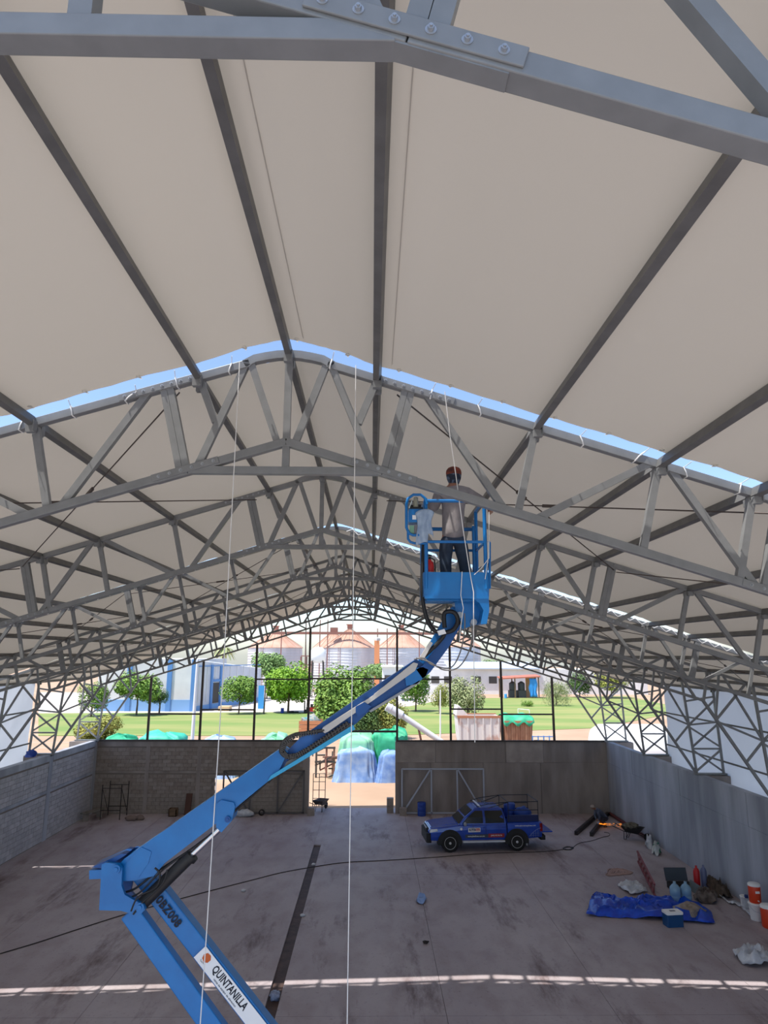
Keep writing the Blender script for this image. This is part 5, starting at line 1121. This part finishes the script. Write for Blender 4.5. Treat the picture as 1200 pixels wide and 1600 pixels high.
for px, lab in ((803, 'left black water tank in the open shed'), (817, 'right black water tank in the open shed')):
    x = at(px, 1080, D).x; z0 = at(px, 1079, D).z; b = MB(); b.lathe((x, D+1.5, z0), [(.75, 0), (.8, .1), (.8, 1.5), (.72, 1.65), (.3, 1.9), (.3, 2.0)], 16); b.box((x-.9, D+.7, GZ), (x+.9, D+2.3, z0)); b.build('water_tank', mat('tank_black', (64, 64, 68), .6), None, lab, 'tank')
def hang(u, v): x = at(827+12*u, 1080, D).x; return (x+.15*math.sin(v*9+u*5), D-.2+.15*math.sin(u*14)*v, zr-.3-(zr-GZ-.6)*v)
b = MB(); b.grid(14, 10, hang); b.build('tarp', mat('tarp_azure', (50, 140, 214), .5), None, 'azure tarp hanging on the side of the shed', 'tarp', solid=.02)
x = at(789, 1088, D).x; drum((x, D-.8, GZ), 'small blue barrel beside the shed post', MATS['sign_cyan'], 1.1)
# forklift
g = G(485, 1115); t = thing('forklift', (g.x, g.y, GZ), 'red forklift parked under the bright round tree', 'forklift'); o = Vector((g.x, g.y, GZ))
def bx(lo, hi, nm, m, r=.05): b = MB(); b.rbox(tuple(o+Vector(lo)), tuple(o+Vector(hi)), r); b.build(nm, m, t)
bx((-.1, -.5, .35), (1.2, .5, 1.0), 'body', RED); bx((.7, -.5, .35), (1.3, .5, 1.25), 'counterweight', RED); bx((-1.05, -.45, .2), (-.9, .45, 2.0), 'mast', DARKST); bx((-.7, -.4, .5), (-.15, .4, 1.0), 'seat_box', BLACK); bx((.0, -.3, 1.0), (.4, .3, 1.5), 'seat', BLACK)
for x, y in ((-.6, -.45), (-.6, .45), (.9, -.45), (.9, .45)): MB().beam(o+Vector((x, y, .9)), o+Vector((x*.9, y, 2.15)), .07, .07).build('guard_post', BLACK, t)
bx((-.6, -.5, 2.12), (.9, .5, 2.2), 'overhead_guard', BLACK)
for x in (-.75, .85):
    for y in (-.5, .42): b = MB(); b.lathe(o+Vector((x, y, .32)), [(.2, 0), (.32, .02), (.32, .16), (.2, .18)], 14, (0, 1, 0)); b.build('wheel', TYRE, t)
for y in (-.25, .25): MB().beam(o+Vector((-1.0, y, .15)), o+Vector((-2.0, y, .12)), .12, .05).build('fork', DARKST, t)
g = G(441, 1114.5); drum((g.x, g.y, GZ), 'blue barrel under the bright round tree', MATS['drum_blue'], .95)
g = G(458, 1114); one('tyre_pair', TYRE, 'dark tyres lying by the trunk of the bright round tree', 'tyres', lambda b: (b.lathe((g.x-.3, g.y, GZ), [(.2, 0), (.4, .02), (.42, .2), (.4, .3), (.2, .3)], 14), b.lathe((g.x+.5, g.y, GZ), [(.2, 0), (.4, .02), (.42, .2), (.4, .25), (.2, .25)], 14)))
# poles
def pole(p, q, r, label, m=GREYT): one('pole', m, label, 'pole', lambda b: b.cyl(p, q, r, r*.7, 8))
g = at(299, 1168, 58); pole((g.x, 58, GZ), at(309, 1030, 58), .16, 'tall pale pole rising behind the block wall', mat('pole_pale', (214, 216, 220), .6))
g = G(688, 1152); pole((g.x, g.y, GZ), at(688, 1078, g.y), .10, 'thin white pole left of the dump body', WHITE)
g = G(412, 1116); pole((g.x, g.y, GZ), at(416, 1061, g.y), .13, 'dark leaning pole right of the young tree', DARKST)
g = G(478, 1085); pole((g.x, g.y, GZ), at(478, 968, g.y), .12, 'thin mast left of the water tower', DARKST)
# goal
t = thing('football_goal', (G(819, 1131).x, G(819, 1131).y, GZ), 'white football goal frame on the far lawn', 'goal'); g0, g1 = G(810, 1129), G(828, 1131)
for p in (g0, g1): MB().cyl((p.x, p.y, GZ), (p.x, p.y, GZ+1.9), .05, n=6).build('post', WHITE, t)
MB().cyl((g0.x, g0.y, GZ+1.9), (g1.x, g1.y, GZ+1.9), .05, n=6).build('crossbar', WHITE, t)
# wire fence along the lawn
t = thing('wire_fence', (0, 66, GZ), 'thin wire fence between the yard and the lawn', 'fence')
for i in range(17): MB().cyl((-36+5*i, 66, GZ), (-36+5*i, 66, 1.6), .035, n=5).build('post', GREYT, t)
for z in (.5, 1.0, 1.5): MB().cyl((-36, 66, z), (44, 66, z), .012, n=4).build('wire', GREYT, t)
# auger pipe
t = thing('auger_pipe', (at(640, 1130, 57).x, 57, GZ), 'grey grain auger pipe slanting up behind the rear wall', 'auger'); p0, p1, p2 = at(604, 1104, 57), at(628, 1118, 57), at(700, 1166, 57)
b = MB(); b.cyl(p0, p1, .34, n=14); b.cyl(p0+(p1-p0)*.25, p0+(p1-p0)*.3, .37, n=14); b.build('head_tube', GALV, t); b = MB(); b.cyl(p1, p2, .22, n=12); b.build('long_tube', GALV, t)
for k in (.35, .75): p = p1.lerp(p2, k); MB().beam(p, (p.x+.9, 57.6, GZ), .12, .12).build('stay', RUST, t)
p = p1.lerp(p2, 1.0); MB().cyl(p, (p.x+.5, 57, GZ), .22, n=10).build('inlet_tube', GALV, t)
# dump bodies and trailer behind the wall
def dump(x0, x1, yt, D, m, label, rim, taper=.0):
    a, e = at(x0, yt, D), at(x1, yt, D); zt = a.z; w_ = e.x-a.x; t = thing('dump_body', ((a.x+e.x)/2, D, GZ), label, 'dump body')
    b = MB(); b.loft([[(a.x+.2, D, 1.3), (e.x-.2, D, 1.3), (e.x-.2, D+2.3, 1.3), (a.x+.2, D+2.3, 1.3)], [(a.x, D-.1, zt), (e.x, D-.1, zt), (e.x, D+2.4, zt), (a.x, D+2.4, zt)], [(a.x+.12, D+.02, zt), (e.x-.12, D+.02, zt), (e.x-.12, D+2.28, zt), (a.x+.12, D+2.28, zt)], [(a.x+.3, D+.1, 1.5), (e.x-.3, D+.1, 1.5), (e.x-.3, D+2.2, 1.5), (a.x+.3, D+2.2, 1.5)]]); b.build('tub', m, t)
    for k in range(6): x = a.x+.2+(w_-.4)*k/5; MB().beam((x, D-.02, 1.3), (x, D-.14, zt), .10, .08, up=(0, 1, 0)).build('stake', m, t)
    MB().box((a.x-.04, D-.18, zt-.08), (e.x+.04, D-.02, zt+.10)).build('rim_rail', rim, t); MB().box((a.x-.04, D+2.3, zt-.08), (e.x+.04, D+2.46, zt+.10)).build('rim_rail', rim, t)
    MB().box((a.x+.3, D+.5, .8), (e.x-.3, D+1.8, 1.3)).build('chassis', DARKST, t)
    for x in (a.x+.7, e.x-.8):
        for y in (D+.1, D+1.9): b = MB(); b.lathe((x, y, .38), [(.25, 0), (.48, .02), (.48, .26), (.25, .28)], 14, (0, 1, 0)); b.build('wheel', TYRE, t)
    return a, e, zt
WR = mat('white_rusty', (222, 216, 212), .8, 0, (178, 124, 98), .9, 6, lo=.55, hi=.72); RIMR = mat('rust_rim', (178, 120, 88), .8)
a, e, zt = dump(715, 782, 1120, 58.4, WR, 'white dump body with a rusty rim behind the right wall', RIMR)
one('head_board', WR, 'white head board standing at the left end of the dump body', 'board', lambda b: b.loft([[(a.x-.1, 58.4, zt+.1), (a.x+.9, 58.4, zt+.1), (a.x+.25, 58.4, zt+.8), (a.x+.02, 58.4, zt+.85)], [(a.x-.1, 60.7, zt+.1), (a.x+.9, 60.7, zt+.1), (a.x+.25, 60.7, zt+.8), (a.x+.02, 60.7, zt+.85)]]))
a, e, zt = dump(788, 832, 1128, 58.2, mat('rust_tub', (176, 136, 108), .85, 0, (150, 106, 82), 1.2), 'rusty dump body with a green tarp beside the white one', RIMR)
def gt(u, v): x = a.x-.1+(e.x-a.x+.2)*u; return (x, 57.9+2.8*v, zt+.22+.12*math.sin(u*11)*math.sin(v*3.1)+.3*math.sin(v*3.14)-(.55 if v in (0.0, 1.0) else 0)*(.7+.3*math.sin(u*17)))
GT = mat('tarp_green', (62, 184, 138), .6, 0, (40, 154, 112), 1.6, bump=.4, bscale=4)
b = MB(); b.grid(20, 8, gt); b.build('tarp', GT, None, 'green tarp stretched over the rusty dump body', 'tarp', solid=.03)
t = thing('trailer', (at(850, 1150, 58).x, 58, GZ), 'small trailer loaded with crates right of the rusty dump body', 'trailer'); xa, xb = at(832, 1150, 58).x, at(867, 1150, 58).x
MB().box((xa, 58, 1.2), (xb, 60, 1.45)).build('deck', BLUD if False else DARKST, t)
for k in range(5): x = xa+(xb-xa)*k/4; MB().box((x-.04, 57.95, 1.45), (x+.04, 58.05, 3.0)).build('stake', BLU, t)
for z in (1.9, 2.4, 2.9): MB().box((xa, 57.96, z), (xb, 58.02, z+.07)).build('rail', BLU, t)
for x in (xa+.4, xb-.5): b = MB(); b.lathe((x, 58.0, .38), [(.25, 0), (.48, .02), (.48, .26), (.25, .28)], 14, (0, 1, 0)); b.build('wheel', TYRE, t)
one('crate', WOOD, 'brown crate on the small trailer', 'crate', lambda b: b.box((xa+.5, 58.3, 1.45), (xb-.3, 59.6, 2.5)))
t = thing('farm_trailer', (G(483, 1142).x, 78, GZ), 'wooden sided trailer heaped with junk on the lawn edge', 'trailer'); a, e = at(467, 1128, 78), at(502, 1128, 78)
for k in range(3): MB().box((a.x, 78, 1.1+.42*k), (e.x, 78.08, 1.48+.42*k)).build('side_board', mat('board_orange', (190, 128, 88), .8), t); MB().box((a.x, 80.4, 1.1+.42*k), (e.x, 80.48, 1.48+.42*k)).build('side_board', MATS['board_orange'], t)
MB().box((a.x, 78, .9), (e.x, 80.5, 1.1)).build('deck', DARKST, t)
for x in (a.x+.5, e.x-.6): b = MB(); b.lathe((x, 78, .4), [(.25, 0), (.5, .02), (.5, .26), (.25, .28)], 14, (0, 1, 0)); b.build('wheel', TYRE, t)
b = MB(); b.blob(((a.x+e.x)/2, 79.2, 2.1), (1.1, 1.0, .7), 3, .35, 2.5); b.build('junk_heap', mat('junk', (150, 150, 140), .9, 0, (60, 130, 140), 2.5, lo=.5, hi=.6), None, 'mixed junk heaped in the wooden trailer', 'junk')
t = thing('storage_tank', (at(955, 1145, 56).x, 56, GZ), 'big white storage tank behind the right end of the rear wall', 'tank'); c = at(958, 1146, 57)
b = MB(); b.lathe((c.x-1.4, 57.5, 2.05), [(.3, -.35), (1.0, -.22), (1.6, 0), (1.9, .5), (1.9, 5.5), (1.6, 6.0), (1.0, 6.22), (.3, 6.35)], 26, (1, 0, 0)); b.build('tank_shell', WHITE, t)
for x in (c.x-.4, c.x+3): MB().box((x-.15, 56.2, GZ), (x+.15, 58.8, 1.1)).build('saddle', DARKST, t)
# tarped heaps
def wrapped(x0, x1, yt, yb, D, dep, m, label, seed, lean=0, name='tarped_machine', squash=.85):
    a, e = at(x0, yb, D), at(x1, yb, D); zt = at(x0, yt, D).z; zb = GZ; cx = (a.x+e.x)/2; w_ = (e.x-a.x)/2; rings = []; N = 72
    for j in range(17):
        q = j/16; z = zb+(zt-zb)*q; k = (1.12-.34*q+.16*q*q) * (1 if q < .88 else math.sqrt(max(.0, 1-((q-.88)/.12)**2*.92))); ring = []
        for i in range(N):
            an = 2*math.pi*i/N; ca, sa = math.cos(an), math.sin(an); su = abs(ca)**.38*(1 if ca > 0 else -1); sv = abs(sa)**.38*(1 if sa > 0 else -1)
            fold = 1-abs(noise.noise(Vector((ca*5.5, sa*5.5, q*.9+seed*5))))*2; f = .91 + (1-q*.75)*.20*fold + .10*noise.noise(Vector((ca*1.8, sa*1.8, q*2.2+seed*5)))
            ring.append((cx + su*w_*k*f + lean*q*w_, D + dep/2 + sv*dep/2*k*f, z + .14*(zt-zb)*noise.noise(Vector((ca*1.4, sa*1.4, seed+q))) * q))
        rings.append(ring)
    b = MB(); b.loft(rings, True, True); return b.build(name, m, None, label, 'tarp')
TBL = mat('tarp_faded_blue', (156, 184, 222), .6, 0, (112, 150, 208), 1.8, bump=.6, bscale=4); GTP = mat('tarp_pale_green', (152, 206, 172), .6, 0, (122, 190, 150), 1.2, bump=.5, bscale=4); BWT = mat('tarp_blue_white', (176, 200, 232), .6, 0, (150, 178, 220), 1.4)
wrapped(527, 586, 1150, 1190, 56.4, 2.6, GTP, 'pale green tarp wrapped over the upper half of the yard machine', 1)
wrapped(524, 588, 1172, 1206, 55.4, 1.4, TBL, 'faded blue tarp wrapped round the foot of the yard machine', 2)
wrapped(580, 640, 1142, 1206, 57.4, 3.0, GT, 'bright green tarp wrapped over the right yard machine', 3)
wrapped(590, 632, 1175, 1207, 55.2, 1.3, mat('tarp_mid_blue', (140, 172, 218), .6, 0, (98, 136, 200), 1.8, bump=.6, bscale=4), 'blue tarp bunched at the foot of the right yard machine', 4)
wrapped(153, 200, 1153, 1200, 57, 3, GT, 'low green tarp showing over the left end of the rear wall', 5)
wrapped(204, 280, 1148, 1200, 57.2, 3, mat('tarp_sea_green', (70, 190, 160), .6, 0, (50, 166, 138), 1.4, bump=.4), 'long sea-green tarp showing over the block wall', 6)
wrapped(306, 362, 1153, 1200, 57, 3, BWT, 'pale blue tarp showing over the middle of the block wall', 7)
wrapped(400, 446, 1152, 1200, 57, 3, GTP, 'pale green tarp showing over the block wall left of the boom loop', 8)
# iron junk and wire cage by the doorway
t = thing('iron_frame_pile', (at(507, 1190, 58).x, 58, GZ), 'pile of rusty iron frames seen through the doorway', 'pile'); a = at(487, 1205, 57); e = at(526, 1205, 57); rnd = random.Random(12)
for i in range(22):
    x = rnd.uniform(a.x, e.x-.4); y = rnd.uniform(56.8, 59.5); z = rnd.uniform(GZ+.1, 1.9); ang = rnd.choice((0, 0, 1.57, .4, -.5)); L_ = rnd.uniform(.6, 1.6)
    MB().beam((x, y, z), (x+L_*math.cos(ang)*.8, y+.1, z+L_*abs(math.sin(ang))*.7), .10, .10).build('iron_bar', DARKST if i % 3 else RUST, t)
for x in (a.x+.3, a.x+1.1, a.x+1.7): MB().box((x-.07, 57.4, GZ), (x+.07, 57.6, 2.2)).build('post', RUST if x > a.x+1 else DARKST, t)
for z in (1.0, 2.05): MB().box((a.x+.2, 57.35, z), (a.x+1.8, 57.5, z+.14)).build('beam', DARKST, t)
t = thing('wire_cage', (at(498, 1250, 47).x, 47, GZ), 'tall thin wire cage frame left in the doorway', 'cage'); xa, xb = at(489, 1240, 47).x, at(508, 1240, 47).x
for x in (xa, (xa+xb)/2, xb): MB().cyl((x, 47, GZ), (x, 47, 1.85), .025, n=6).build('upright', DARKST, t)
for z in (.35, .85, 1.35, 1.84): MB().cyl((xa, 47, z), (xb, 47, z), .02, n=6).build('rung', DARKST, t)

# ---- gable frame of the far truss
t = thing('gable_frame', (0, 44.25, 4.12), 'dark steel post and rail frame standing on the rear wall', 'frame')
GF = mat('frame_dark', (70, 62, 60), .55)
GPX = [-12.5, -9.35, -6.08, -2.78, 2.66, 5.95, 9.13, 12.3]
for x in GPX: MB().beam((x, 44.25, 4.12), (x, 44.25, BCB(x)+.02), .13, .10).build('post', GF, t)
rails = [(0, 1, 5.72), (1, 2, 5.98), (2, 3, 7.80), (3, 4, 7.85), (4, 5, 7.83), (5, 6, 6.05), (6, 7, 5.75)]
for i, j, z in rails: MB().beam((GPX[i], 44.25, z), (GPX[j], 44.25, z), .08, .09).build('rail', GF, t)
MB().beam((-2.78, 44.25, 4.72), (2.66, 44.25, 4.72), .08, .12).build('rail', GF, t)
for x0, x1 in ((-15.4, -2.78), (2.66, 15.4)): MB().beam((x0, 44.25, 4.17), (x1, 44.25, 4.17), .09, .10).build('sill_rail', GF, t)
one('blue_sheet', MATS['drum_blue'], 'small blue cloth tucked on the left wall top by a truss foot', 'cloth', lambda b: b.blob((-16.2, 37.3, 4.3), (.28, .2, .2), 3, .25, 2, flat=-.15))
